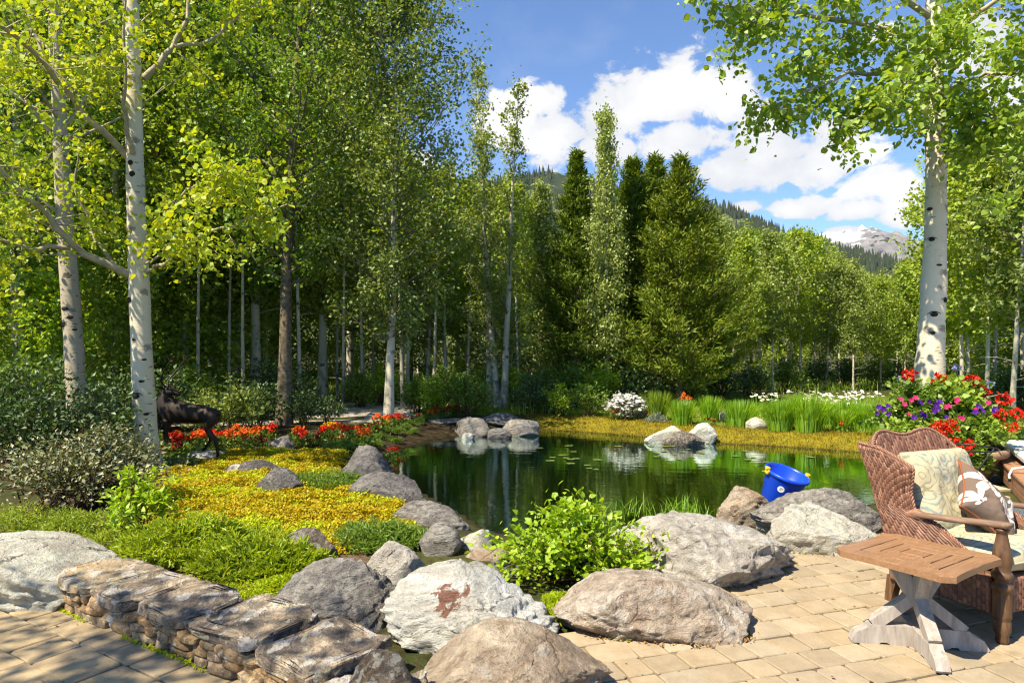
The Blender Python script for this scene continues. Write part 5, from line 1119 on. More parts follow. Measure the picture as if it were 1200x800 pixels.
for (c, px, py) in [('darkred',488,507),('darkred',497,506),('red',508,507),('orange',503,504),('red',514,505),('red',524,503),('darkred',530,504),('red',533,501),('darkred',519,501),('orange',468,536),('red',460,538)]: bedflower(c, px, py, wh3, 0.80 if py < 520 else 0.6)
o = copy_tree(FK['orange']); place(o, 803, 507, s=1.1); o.scale = (0.75, 0.75, 1.7); tag(o, 'tall orange flower standing by the pointed pale rock', 'flowers', 'orange flower by the rocks')
for (c, px, py) in [('orange',722,491),('darkred',748,488),('red',763,492),('darkred',833,498),('orange',990,506),('darkred',756,489)]: bedflower(c, px, py, 'in the far border under the iris', 0.7)
gk = make_spiky('low green edging plant in the dark flower bed by the pond', (0.5,0.4), 900, 851, 'shrub', h=0.2, name='edging_plant', cat='plant', group='green edging plants in the flower bed by the pond', leaf=0.055)
for i, (px, py, s_) in enumerate([(405,524,0.8),(418,522,0.9),(432,520,0.8),(446,519,0.8),(458,517,0.9),(472,516,0.8),(486,514,0.9),(500,512,0.8),(514,510,0.8),(395,526,1.0),(440,524,0.7),(462,522,0.7),(527,508,0.8),(480,519,0.7),(425,528,.8)]):
    o = gk if i == 0 else copy_tree(gk); place(o, px, py, rz=i*1.7, s=s_)
# silver plants and the pale shrub in the far border
for i, (px, py, dx, h, lab) in enumerate([(735,491,1.0,0.55,'mound of small silvery white flowers at the far side of the pond')]):
    b = make_bush('white_flowering_shrub', lab, 'shrub', (dx,0.7,h), M['silver'], 900, 0.06, 790, 26); place(b, px, py)
    bl = MB(); r2 = np.random.RandomState(4); a = r2.rand(160)*6.28; q = np.sqrt(r2.rand(160)); P = np.c_[dx/2*q*np.cos(a), 0.33*q*np.sin(a), h*np.sqrt(1-0.8*q*q)+0.03*r2.normal(size=160)]; disc_flower(bl, P, 0.05, 9, 6); bl.build('blossoms', M['white'], b, smooth=False)
for i, (px, py) in enumerate([(705,496),(720,496),(738,497),(752,497),(768,497)]):
    place(make_spiky('soft silver-grey edging plant in the far border', (0.45,0.35), 500, 800+i, 'silver', h=0.18, name='silver_plant', cat='plant', group='silver edging plants in the far border', leaf=0.06), px, py)
# understorey shrubs behind the pond
BS = [make_bush('green_shrub', None, 'shrub', (1.7,1.2,1.1), m_, 1900, 0.085, 810+i, 30) for i, m_ in enumerate([M['shrub'], M['shrub_dark'], M['aspen_olive'], M['shrub_bright']])]
bu = set()
def under(k, px, py, s, lab, group=None, sz=1.0):
    o = BS[k] if k not in bu else copy_tree(BS[k]); bu.add(k); place(o, px, py, rz=rnd.uniform(0, 6.28), s=s); o.scale = (s, s, s*sz); tag(o, lab, 'shrub', group)
under(3, 508, 488, 0.75, 'bright green shrub left of the far rock cluster'); under(0, 487, 486, 0.7, 'mid-green shrub beside the small sunlit lawn patch'); under(0, 545, 487, 0.8, 'mid-green shrub directly behind the far rock cluster')
under(3, 655, 487, 0.62, 'bright leafy shrub behind the pond below the narrow conifer, the left one'); under(0, 690, 487, 0.6, 'bright leafy shrub behind the pond below the narrow conifer, the right one'); under(1, 622, 484, 0.8, 'dark shrub right of the multi-stemmed aspen')
under(2, 272, 513, 0.78, 'olive arching shrub behind the elk statue', None, 1.15); under(2, 240, 508, 0.66, 'olive shrub at the tail of the elk statue')
under(1, 355, 497, 0.6, 'low dark shrub beside the stout dark trunk, right side'); under(1, 300, 502, 0.75, 'low dark shrub beside the stout dark trunk, left side'); under(1, 385, 495, 0.5, 'low dark shrub at the near edge of the gravel drive')
GX_ = 'shrubs along the foot of the far trees'; LX_ = 'low shrub in the shade along the foot of the far trees'
for i, (px, py, s) in enumerate([(420,477,0.8),(450,474,0.9),(520,478,0.9),(570,478,0.9),(600,477,0.9),(640,476,0.9),(670,477,1),(705,478,1),(740,477,1),(775,474,1),(810,472,1),(845,468,1),(880,465,0.9),(220,495,1.0),(180,505,1.0),(60,520,1.2),(10,520,1.2),(330,486,1.1),(150,508,.9),(920,458,1.0),(955,456,1.0),(990,455,1.0),(1025,455,1.0),(1060,456,1),(1110,470,0.9),(1150,475,0.9),(1190,480,0.9),(1230,480,1)]):
    under([1, 0, 1][i % 3] if not 400 < px < 710 else [0, 3, 0][i % 3], px, py, s, LX_, GX_)

# lily pads
mb = MB(); a = np.linspace(0.25, 2*np.pi-0.25, 14); V = np.vstack([np.c_[np.cos(a), np.sin(a), 0.02*np.sin(3*a)+0.01], [[0, 0, 0]]]); mb.add(np.vstack([V]), [[k, k+1, 14] for k in range(13)])
M['pad'] = plain('lily_pad_green', (0.13,0.16,0.03), 0.45, 0.5, 0.35, 3)
pad = None; r = np.random.RandomState(14); n = 0
for (cx_, cy_, sx, sy, num) in [(672,538,26,12,16),(795,527,30,9,20),(880,534,40,5,8)]:
    for k in range(num):
        px, py = cx_+sx*r.normal()*0.7, cy_+sy*r.normal()*0.7; x, d = G(px, py, ZW)
        if sdist(np.array([[x, d]]), POND)[0] > -0.15: continue
        if pad is None: o = pad = mb.build('lily_pad', M['pad'], smooth=False)
        else: o = pad.copy(); COL.objects.link(o)
        s = r.uniform(0.04, 0.085); o.location = (x, d, ZW+0.006+0.0004*n % 0.01); o.scale = (s, s, s); o.rotation_euler = (0, 0, r.rand()*6.28); n += 1
        tag(o, 'small yellow-green lily pad floating on the dark pond', 'lily pad', 'lily pads on the pond')
# short moss and turf on the far bank
mb = MB(); rr = np.random.RandomState(21); P = np.c_[rr.uniform(0.3, 9, 60000), rr.uniform(11, 17.5, 60000)]; sd_ = sdist(P, POND); ok = (sd_ > 0.02) & (sd_ < 1.35); P = P[ok][:34000]
blades(mb, np.c_[P, gz(P[:, 0], P[:, 1])-0.004], np.full(len(P), 0.055), 660, 0.014, 0.6, 0.7, 1)
M['moss'] = leafmat('moss_tips', [(0.16,0.125,0.008),(0.24,0.18,0.010),(0.12,0.125,0.010),(0.30,0.21,0.010)], 0.3, 0.02, (1.1,1.0,0.5))
tag(mb.build('moss', M['moss'], smooth=False), 'short golden moss on the far bank of the pond', 'moss', kind='stuff')
# fallen leaves on the paving, moss along the foot of the wall and in the joints
rr = np.random.RandomState(31); mb = MB(); P = np.c_[rr.uniform(-3.6, 5.0, 900), rr.uniform(2.5, 6.2, 900)]; ok = (inpoly(P, PATIO) | inpoly(P, SIDE)); P = P[ok]; kp = rr.rand(len(P)) < 0.32; P = P[kp]
leaves(mb, np.c_[P, np.full(len(P), 0.006)], 0.024, 71, up=3.0, aspect=0.7)
M['dry'] = leafmat('dry_leaf', [(0.20,0.11,0.04),(0.28,0.17,0.06),(0.13,0.075,0.03)], 0.2, 0.02)
tag(mb.build('fallen_leaves', M['dry'], smooth=False), 'small dry leaves and debris scattered over the pavers', 'leaf litter', kind='stuff')
mb = MB(); C = []
for k in range(900):
    s = rr.rand()*LW_; p, tg, nn = along(s)
    if vnoise(np.array([[s*3.0, 0, 0]]), 4)[0] > -0.1: q = p-nn*(0.012+0.02*rr.rand()); C.append((q[0], q[1], 0.004+0.012*rr.rand()))
for k in range(1600):
    x, y = rr.uniform(0.2, 4.2), rr.uniform(2.8, 6.0)
    L_ = (np.array([x, y])-np.array([0.3, 3.2])) @ np.array([[math.cos(R(17)), -math.sin(R(17))], [math.sin(R(17)), math.cos(R(17))]])
C = np.array(C); leaves(mb, C, 0.016, 72, up=0.8, aspect=0.7)
tag(mb.build('joint_moss', M['lime'], smooth=False), 'bright moss in the joint along the foot of the low stone wall', 'moss', kind='stuff')
# soil and moss gathered where the boulders meet the paving
rr = np.random.RandomState(41); CM = []; CS = []
for o in bpy.data.objects:
    if o.type == 'MESH' and o.name.startswith('boulder') and 3.0 < o.location.y < 6.3:
        co = np.array([v.co[:] for v in o.data.vertices])+np.array(o.location); lo = co[np.abs(co[:, 2]-0.01) < 0.02]
        if len(lo) < 20: continue
        ce = lo.mean(0); 
        for k in range(420):
            p = lo[rr.randint(len(lo))]; out = nrm((p-ce)[:2]); q = p[:2]+out*abs(rr.normal())*0.022
            if sdist(q[None], PATIO)[0] > 0: continue
            (CM if vnoise(np.array([[q[0]*5, q[1]*5, 0]]), 9)[0] > 0.15 else CS).append((q[0], q[1], 0.003+0.010*rr.rand()))
mb = MB(); leaves(mb, np.array(CM), 0.018, 73, up=0.8, aspect=0.7); tag(mb.build('boulder_moss', M['moss'], smooth=False), 'olive moss where the boulders meet the patio', 'moss', kind='stuff')
mb = MB(); leaves(mb, np.array(CS), 0.016, 74, up=0.8, aspect=0.8); tag(mb.build('soil_crumbs', M['dry'], smooth=False), 'crumbs of soil and dry bits along the boulder edges', 'soil', kind='stuff')
# ------------------------------------------------------------------ elk statue
M['bronze'] = plain('dark_bronze', (0.032,0.023,0.018), 0.6, 0.4, 0.4, 6, metal=0.55, bump=0.25, bscale=30)
def skin(name, verts, edges, radii, mat, parent=None, root=0, sub=2):
    me = bpy.data.meshes.new(name); me.from_pydata(verts, edges, []); o = bpy.data.objects.new(name, me); COL.objects.link(o)
    md = o.modifiers.new('skin', 'SKIN'); md.use_smooth_shade = True
    for i, sv in enumerate(me.skin_vertices[0].data):
        r_ = radii[i]; sv.radius = r_ if hasattr(r_, '__len__') else (r_, r_); sv.use_root = (i == root)
    s = o.modifiers.new('sub', 'SUBSURF'); s.levels = s.render_levels = sub
    dg = bpy.context.evaluated_depsgraph_get(); ev = o.evaluated_get(dg); nm = bpy.data.meshes.new_from_object(ev); o.modifiers.clear(); o.data = nm
    nm.materials.clear(); nm.materials.append(mat); nm.polygons.foreach_set('use_smooth', [True]*len(nm.polygons))
    if parent: o.parent = parent
    return o
elk = empty('elk_statue', (-4.71, 10.0, gzf(-4.71, 10.0)+0.01)); tag(elk, 'dark bronze elk statue with head turned back, half hidden by the white trunk', 'statue')
ev = [(.34,0,.64),(.05,0,.63),(-.26,0,.69),(-.36,0,.80),(-.37,0,.89),(-.33,0,.965),(-.23,-.02,.95),(-.13,-.03,.915),
      (.40,0,.66),(.44,0,.60),
      (.36,-.10,.56),(.29,-.11,.42),(.42,-.11,.26),(.45,-.11,.07),(.44,-.12,.0),
      (.33,.10,.56),(.20,.11,.42),(.26,.11,.25),(.14,.11,.08),(.10,.11,.0),
      (-.30,-.10,.55),(-.31,-.11,.32),(-.30,-.11,.07),(-.33,-.11,.0),
      (-.34,.10,.55),(-.44,.11,.36),(-.34,.11,.18),(-.36,.11,.12)]
ee = [(0,1),(1,2),(2,3),(3,4),(4,5),(5,6),(6,7),(0,8),(8,9),(0,10),(10,11),(11,12),(12,13),(13,14),(0,15),(15,16),(16,17),(17,18),(18,19),(2,20),(20,21),(21,22),(22,23),(2,24),(24,25),(25,26),(26,27)]
er = [(.13,.15),(.14,.155),(.14,.19),(.12,.15),(.10,.11),.075,.052,.034,.05,.02,(.075,.10),(.05,.065),.030,.020,.026,(.075,.10),(.05,.065),.030,.020,.026,(.06,.08),.032,.020,.026,(.06,.08),.032,.020,.024]
skin('body', ev, ee, er, M['bronze'], elk)
for sgn in (-1, 1):
    mb = MB(); b = np.array([-.35, .03*sgn, 1.02]); P = [b, b+(-.03, .08*sgn, .10), b+(.05, .16*sgn, .24), b+(.16, .19*sgn, .38), b+(.24, .15*sgn, .48)]
    tube(mb, P, [.014, .013, .011, .009, .004], 7)
    for i, dv in ((0, (.12, .03*sgn, .05)), (1, (.13, .02*sgn, .09)), (2, (.15, .0, .10)), (3, (-.04, .02*sgn, .14)), (3, (.10, -.02*sgn, .05))): tube(mb, [P[i], P[i]+np.array(dv)*0.6+(0, 0, -.01), P[i]+np.array(dv)], [.009, .008, .003], 6)
    mb.build('antler', M['bronze'], elk)
    mb = MB(); tube(mb, [(-.36, .05*sgn, 1.0), (-.39, .11*sgn, 1.03), (-.40, .16*sgn, 1.04)], [.014, .026, .004], 8); mb.build('ear', M['bronze'], elk)

# ------------------------------------------------------------------ bucket
M['bucket'] = plain('blue_plastic', (0.006,0.055,0.55), 0.32, 0.5, 0.08, 4)
M['ylw_plastic'] = plain('yellow_plastic', (0.75,0.48,0.01), 0.4, 0.5, 0.05)
bk = empty('bucket', (2.72, 7.0, -0.02)); tag(bk, 'bright blue plastic bucket with yellow handle lugs tilted behind the grey boulder', 'bucket')
mb = MB(); lathe(mb, [(0.0,0.0),(0.150,0.0),(0.156,0.01),(0.205,0.34),(0.206,0.342),(0.222,0.342),(0.226,0.352),(0.224,0.372),(0.216,0.378),(0.208,0.375),(0.200,0.36),(0.150,0.02),(0.0,0.016)], 48); mb.build('body', M['bucket'], bk)
for sgn in (-1, 1):
    mb = MB(); box(mb, (0.225*sgn, 0, 0.35), (0.03, 0.06, 0.05), bev=0.008); box(mb, (0.232*sgn, 0, 0.385), (0.045, 0.045, 0.03), bev=0.008); mb.build('handle_lug', M['ylw_plastic'], bk)
mb = MB(); a = np.linspace(0, math.pi, 26); tube(mb, np.c_[0.235*np.cos(a), 0.235*np.sin(a)*0.96, 0.35-0.10*np.sin(a)], 0.005, 6); mb.build('bail_handle', M['ylw_plastic'], bk)
def decal(mb, zc, ac, rr_, off=0.002, sx=1.0):
    a = np.arange(22)*2*np.pi/22; V = []
    for x, y in [(0, 0)]+[(math.cos(t_)*rr_*sx, math.sin(t_)*rr_) for t_ in a]:
        z = zc+y; R_ = 0.156+(0.205-0.156)*(z-0.01)/0.33+off; th = ac+x/R_; V.append((R_*math.cos(th), R_*math.sin(th), z))
    mb.add(V, [[0, 1+k, 1+(k+1) % 22] for k in range(22)])
lb = MB(); decal(lb, 0.245, R(-128), 0.034); st_ = lb.build('round_sticker', plain('white_label', (0.75,0.75,0.73), 0.5, 0.4, 0.03), bk, smooth=False)
lb = MB(); decal(lb, 0.256, R(-128), 0.007, 0.004, 2.4); decal(lb, 0.238, R(-130), 0.006, 0.004, 2.0); lb.build('sticker_mark', plain('blue_red_print', (0.42,0.36,0.48), 0.5), st_, smooth=False)
lb = MB(); decal(lb, 0.20, R(-100), 0.042); st_ = lb.build('round_sticker', bpy.data.materials['white_label'], bk, smooth=False)
lb = MB(); decal(lb, 0.212, R(-98), 0.008, 0.004, 2.6); decal(lb, 0.188, R(-102), 0.012, 0.004, 1.5); lb.build('sticker_mark', plain('faded_print', (0.50,0.45,0.36), 0.5), st_, smooth=False)
bk.rotation_euler = (R(17), R(11), R(12)); bk.location = (2.72, 7.05, 0.0)

# ------------------------------------------------------------------ side table
def woodmat(name, cols, scale=(1.2, 14, 14), rough=0.5, bump=0.25, var=1.0):
    m, t = newmat(name); c = t.objcoord(); i_ = t.island()
    cv = t.vmath('ADD', c, t.vmath('SCALE', (3.1, 7.7, 5.3), i_))
    n = t.noise(t.mapv(cv, scale=scale), 3.0, 7, 0.62, 0.6); n2 = t.noise(t.mapv(cv, scale=tuple(x*3 for x in scale)), 6, 4, 0.7)
    col = t.ramp(n, [(0.28, cols[0]), (0.5, cols[1]), (0.72, cols[2])]); col = t.mix(t.math('MULTIPLY', t.sstep(n2, 0.55, 0.72), 0.35), col, tuple(x*0.55 for x in cols[0]))
    col = t.mix(1.0, col, t.ramp(i_, [(0, (0.86,)*3), (1, (1.12,)*3)]), 'MULTIPLY')
    t.out(t.principled(col, rough, t.bump(t.math('ADD', n, t.math('MULTIPLY', n2, 0.5)), bump, 0.004), 0.35)); return m
M['teak'] = woodmat('orange_teak', [(0.19,0.098,0.048),(0.26,0.142,0.072),(0.32,0.18,0.096)], (2.0, 22, 22), 0.45)
M['greywood'] = woodmat('weathered_grey_wood', [(0.22,0.19,0.16),(0.34,0.30,0.265),(0.46,0.42,0.38)], (9, 9, 1.6), 0.55, 0.4)
M['darkwood'] = woodmat('dark_walnut', [(0.055,0.028,0.014),(0.115,0.060,0.030),(0.19,0.11,0.06)], (10, 10, 1.5), 0.42, 0.3)
M['armwood'] = woodmat('worn_arm_wood', [(0.11,0.06,0.035),(0.21,0.13,0.085),(0.33,0.23,0.16)], (12, 1.5, 12), 0.5, 0.3)
M['gap'] = plain('dark_gap', (0.02,0.013,0.008), 0.9, 0.05)
tb = empty('side_table', (2.20, 3.71, 0), R(34)); tag(tb, 'small square teak-topped side table on a grey crossed pedestal', 'table')
top = empty('table_top'); top.parent = tb; zt = 0.5; S = 0.305
def frame_ring(a, b, name, z1=zt, th=0.035, clip=0.0, scallop=0.0):
    "four mitred boards between the outer half-size a and the inner half-size b"
    for k in range(4):
        rt = rotz(k*math.pi/2)[:2, :2]; n = 9; xo = np.linspace(-1, 1, n)
        ao = a-clip; outer = np.c_[xo*ao, np.full(n, a)-scallop*(1-xo**2)]; 
        P = np.vstack([outer, [[a-clip*0.5, a-clip*0.5], [b, b], [-b, b], [-(a-clip*0.5), a-clip*0.5]]]) if clip else np.vstack([outer, [[b, b], [-b, b]]])
        mb = MB(); prism(mb, P@rt.T, z1-th, z1, 0.004); mb.build('frame_board', M['teak'], top, smooth=False)
frame_ring(S, 0.205, 'border', th=0.034, clip=0.05, scallop=0.012); frame_ring(0.197, 0.133, 'ring'); frame_ring(0.125, 0.063, 'ring')
mb = MB(); prism(mb, [(-.055,-.055),(.055,-.055),(.055,.055),(-.055,.055)], zt-.035, zt, 0.003); mb.build('centre_board', M['teak'], top, smooth=False)
mb = MB(); prism(mb, [(-.22,-.22),(.22,-.22),(.22,.22),(-.22,.22)], zt-.05, zt-.034, 0.002); mb.build('under_panel', M['gap'], top, smooth=False)
def cbar(mb, p0, p1, w0, w1, th, side):
    "a tapering flat bar from p0 to p1 in the vertical plane whose sideways direction is side"
    p0, p1 = np.array(p0, float), np.array(p1, float); d = nrm(p1-p0); u = nrm(np.cross(d, side)); V = []
    for p, w_ in ((p0, w0), (p1, w1)):
        for su, sv in ((-1,-1),(1,-1),(1,1),(-1,1)): V.append(p+u*su*w_/2+np.array(side)*sv*th/2)
    F = [[0,1,2,3],[7,6,5,4]]+[[k, 4+k, 4+(k+1) % 4, (k+1) % 4] for k in range(4)]; mb.add(V, F)
for k in range(4):
    a = R(45+90*k); e = np.array([math.cos(a), math.sin(a), 0]); sd = np.array([-math.sin(a), math.cos(a), 0]); th = 0.068+0.001*(k % 2)
    f = MB(); prof = [(0.03,0.0),(0.14,0.0),(0.16,0.012),(0.19,0.012),(0.20,0.0),(0.335,0.0),(0.342,0.012),(0.315,0.058),(0.255,0.088),(0.245,0.105),(0.03,0.105)]
    V = [e*r_+np.array([0, 0, z])+sd*s_*th/2 for s_ in (-1, 1) for r_, z in prof]; n = len(prof)
    f.add(V, [list(range(n)), list(range(2*n-1, n-1, -1))]+[[i, n+i, n+(i+1) % n, (i+1) % n] for i in range(n)]); f.build('foot', M['greywood'], tb, smooth=False)
    b = MB(); cbar(b, e*0.225+np.array([0, 0, 0.10]), e*0.022+np.array([0, 0, 0.262]), 0.060, 0.058, th-0.006, sd); cbar(b, e*0.012+np.array([0, 0, 0.245]), e*0.115+np.array([0, 0, 0.452]), 0.062, 0.085, th-0.004, sd); b.build('brace', M['greywood'], tb, smooth=False)
mb = MB(); box(mb, (0, 0, 0.255), (0.075, 0.075, 0.055), rotz(R(45)), 0.008); box(mb, (0, 0, 0.06), (0.06, 0.06, 0.10), rotz(R(45)), 0.006); mb.build('hub', M['greywood'], tb, smooth=False)

# ------------------------------------------------------------------ wicker wing chair
m, t = newmat('rattan_weave'); uv = t.attr('uvw', 'Vector'); c = t.coord()
n = t.noise(t.mapv(uv, scale=(1, 0.35, 1)), 2.2, 4, 0.7); n2 = t.noise(c, 7, 4, 0.6); cellr = t.sep(uv)[2]
col = t.ramp(cellr, [(0,(0.06,0.026,0.016)),(0.3,(0.125,0.056,0.034)),(0.65,(0.20,0.095,0.058)),(1,(0.31,0.165,0.108))])
col = t.mix(t.sstep(n, 0.4, 0.65), col, (0.17,0.078,0.048)); col = t.mix(t.math('MULTIPLY', t.sstep(n2, 0.5, 0.7), 0.3), col, (0.10,0.045,0.028))
t.out(t.principled(col, 0.5, t.bump(t.noise(t.mapv(uv, scale=(6, 1, 1)), 5, 3), 0.3, 0.003), 0.4)); M['wicker'] = m
CU, CV = 0.026, 0.050
def weave(u, v):
    "height of a basket weave at u, v counted in strands"
    iu = np.floor(u); fu = u-iu; k = np.where((iu % 2) == 0, 0.0, 1.0); fv = (v+0.5*k+0.12*(fu-0.5)*2)%1.0; return np.sin(np.pi*fu)**0.45*np.sin(np.pi*fv)**0.35
def panel(name, fn, nu, nv, th, parent, amp=0.010, uscale=None, vscale=None, rnd_e=0.12, mat=None):
    "closed thick woven panel over fn(s,t) with rounded edges"
    s, t_ = np.meshgrid(np.linspace(0, 1, nu), np.linspace(0, 1, nv)); Pt = fn(s, t_)
    du = np.gradient(Pt, axis=1); dv = np.gradient(Pt, axis=0); N = nrm(np.cross(du, dv))
    Lu = np.linalg.norm(np.diff(Pt, axis=1), axis=2).sum(1).mean(); Lv = np.linalg.norm(np.diff(Pt, axis=0), axis=2).sum(0).mean(); us, vs = Lu/CU, Lv/CV
    e = np.minimum(np.minimum(s, 1-s)*Lu, np.minimum(t_, 1-t_)*Lv); rr_ = th/2; rim = np.sqrt(np.clip(1-np.clip(1-e/rr_, 0, 1)**2, 0, 1)); h = weave(s*us, t_*vs)
    iu = np.floor(s*us); cellv = np.floor(t_*vs+0.5*(iu % 2)); rnd_c = hash3(iu.ravel(), cellv.ravel(), np.zeros(iu.size), 3).reshape(s.shape); uvw = np.stack([s*us, t_*vs, rnd_c], -1).reshape(-1, 3); mb = MB(); i = np.arange(nv-1)[:, None]*nu; j = np.arange(nu-1)[None]; F = np.stack([i+j, i+j+1, i+nu+j+1, i+nu+j], -1).reshape(-1, 4)
    for sg in (1, -1):
        Q = Pt+N*(sg*(rim*(th/2)+amp*h*np.clip(e/0.01, 0, 1)))[..., None]; mb.add(Q.reshape(-1, 3), F if sg > 0 else F[:, ::-1], uvw=uvw)
    return mb.build(name, mat or M['wicker'], parent)
def braid(parent, pts, r0=0.012):
    pts = np.asarray(pts, float); L = np.r_[0, np.cumsum(np.linalg.norm(np.diff(pts, axis=0), axis=1))]; n = int(L[-1]/0.006); q = np.linspace(0, L[-1], n); P = np.stack([np.interp(q, L, pts[:, k]) for k in range(3)], 1); tg = nrm(np.gradient(P, axis=0)); u = nrm(np.cross(tg, [0.2, 0.9, 0.3])); v = np.cross(tg, u); mb = MB()
    for k in range(3):
        a = q/0.011+k*2.094; 
        V0 = mb.n; tube(mb, P+r0*0.62*(np.cos(a)[:, None]*u+np.sin(a)[:, None]*v), r0*0.55, 5)
    for k in mb.v: pass
    mb.at['uvw'] = [(0, np.concatenate(mb.v)*40)]
    return mb.build('braided_edge', M['wicker'], parent)
ch = empty('wicker_armchair', (2.88, 4.20, 0), R(22.5)); tag(ch, 'reddish-brown wicker wing armchair with turned wooden front posts', 'armchair')
def lerp3(a, b, t_): return a+(b-a)*t_
def back_fn(s, t_):
    x = (s-0.5)*2; top = 1.015+0.035*np.cos(x*math.pi*1.5)*(-1)*0.6+0.02*np.cos(x*math.pi/2)-0.05*np.abs(x)**6; z = 0.14+(top-0.14)*t_; q = (z-0.14)/0.85
    y = 0.315+0.05*q+0.16*q*q-0.03*x*x; return np.stack([x*(0.340+0.015*q), y, z], -1)
bkp = panel('backrest', back_fn, 260, 220, 0.055, ch); sB = np.linspace(0, 1, 40); braid(bkp, back_fn(sB, np.ones(40))+np.array([0, -0.02, 0.008]))
for sg, nm in ((-1, 'wing'), (1, 'wing')):
    def wing_fn(s, t_, sg=sg):
        zt_ = 0.985-0.02*s-0.15*np.clip(s-0.45, 0, 1)**1.6*1.6-(0.0 if sg < 0 else 0.16)*s; z = 0.14+(zt_-0.14)*t_; q = (z-0.14)/0.85
        rear = 0.325+0.05*q+0.155*q*q; wd_ = np.interp(q, [0, 0.30, 0.48, 0.56, 0.68, 0.85, 1.0], [0.62, 0.60, 0.40, 0.25, 0.26, 0.33, 0.30]); y = rear-wd_*s*(1.0 if sg < 0 else np.interp(q, [0, 0.4, 0.6, 1.0], [1, 1, 0.75, 0.35]))
        x = (0.362+0.020*q+0.015*q*q+0.03*np.sin(s*math.pi)*q); x = np.where(q < 0.45, 0.385+0*x, x) if False else x-0.01*s
        return np.stack([sg*x, y, z], -1)
    f = (lambda s, t_, w=wing_fn: w(s, t_)) if sg > 0 else (lambda s, t_, w=wing_fn: w(1-s, t_))
    wg = panel('wing', f, 220, 240, 0.05, ch); sB = np.linspace(0, 1, 30); tt = np.linspace(1, 0.42, 26)
    P = np.vstack([wing_fn(sB, np.ones(30)), wing_fn(np.ones(26), tt)]); braid(wg, P+np.array([sg*0.012, 0, 0.006]), 0.011)
    mb = MB(); arm = np.array([(sg*0.385, 0.16, 0.598), (sg*0.392, 0.05, 0.605), (sg*0.39, -0.12, 0.622), (sg*0.38, -0.28, 0.640), (sg*0.372, -0.40, 0.650)])
    k = np.linspace(0, 4, 24); A = np.stack([np.interp(k, range(5), arm[:, i]) for i in range(3)], 1); wv = np.interp(np.linspace(0, 1, 24), [0, .1, .6, .9, 1], [0.05, 0.07, 0.072, 0.085, 0.075]); V = []; cs = np.array([(-1,-.6),(-.8,-1),(.8,-1),(1,-.6),(1,.6),(.8,1),(-.8,1),(-1,.6)])
    for p, w_ in zip(A, wv): V += [p+np.array([c0*w_/2, 0, c1*0.014]) for c0, c1 in cs]
    F = [[i*8+j, i*8+(j+1) % 8, (i+1)*8+(j+1) % 8, (i+1)*8+j] for i in range(23) for j in range(8)]+[list(range(8))[::-1], list(range(23*8, 24*8))]
    mb.add(V, F); mb.build('armrest', M['armwood'], ch)
    mb = MB(); tube(mb, [(sg*0.388, 0.19, 0.585), (sg*0.39, 0.12, 0.600), (sg*0.39, 0.085, 0.588), (sg*0.39, 0.09, 0.566)], [0.028, 0.034, 0.03, 0.02], 14); mb.at['uvw'] = [(0, np.concatenate(mb.v)*45)]; mb.build('arm_scroll', M['wicker'], ch)
    mb = MB(); flute = lambda a, z: 1-0.07*(np.abs(np.sin(a*7))**3)*(1 if 0.15 < z < 0.285 else 0)
    lathe(mb, [(0.0,0.0),(0.024,0.0),(0.033,0.02),(0.030,0.05),(0.041,0.07),(0.043,0.125),(0.038,0.135),(0.046,0.145),(0.046,0.16),(0.046,0.275),(0.044,0.29),(0.052,0.30),(0.054,0.312),(0.050,0.325),(0.034,0.335),(0.036,0.35),(0.050,0.362),(0.053,0.375),(0.048,0.39),(0.037,0.40),(0.046,0.43),(0.049,0.46),(0.044,0.50),(0.034,0.55),(0.027,0.59),(0.026,0.605),(0.036,0.615),(0.038,0.628),(0.0,0.632)], 56, (sg*0.372, -0.36, 0), flute)
    mb.build('front_post', M['darkwood'], ch)
    mb = MB(); cbar(mb, (sg*0.345, 0.34, 0.0), (sg*0.345, 0.31, 0.16), 0.045, 0.07, 0.06, (1, 0, 0)); mb.build('rear_foot', M['darkwood'], ch, smooth=False)
panel('seat_apron', lambda s, t_: np.stack([(s-0.5)*0.69, -0.335+0.015*np.cos((s-.5)*3.1)*-1, 0.15+0.20*t_], -1), 230, 70, 0.04, ch)
for sg in (-1, 1):
    f = lambda s, t_, sg=sg: np.stack([np.full_like(s, sg*0.375), (s-0.5)*0.62*sg+0.0, 0.145+0.205*t_], -1)
    panel('side_apron', f, 210, 70, 0.04, ch)
mb = MB(); box(mb, (0, -0.02, 0.335), (0.70, 0.62, 0.03)); mb.build('seat_deck', M['darkwood'], ch)

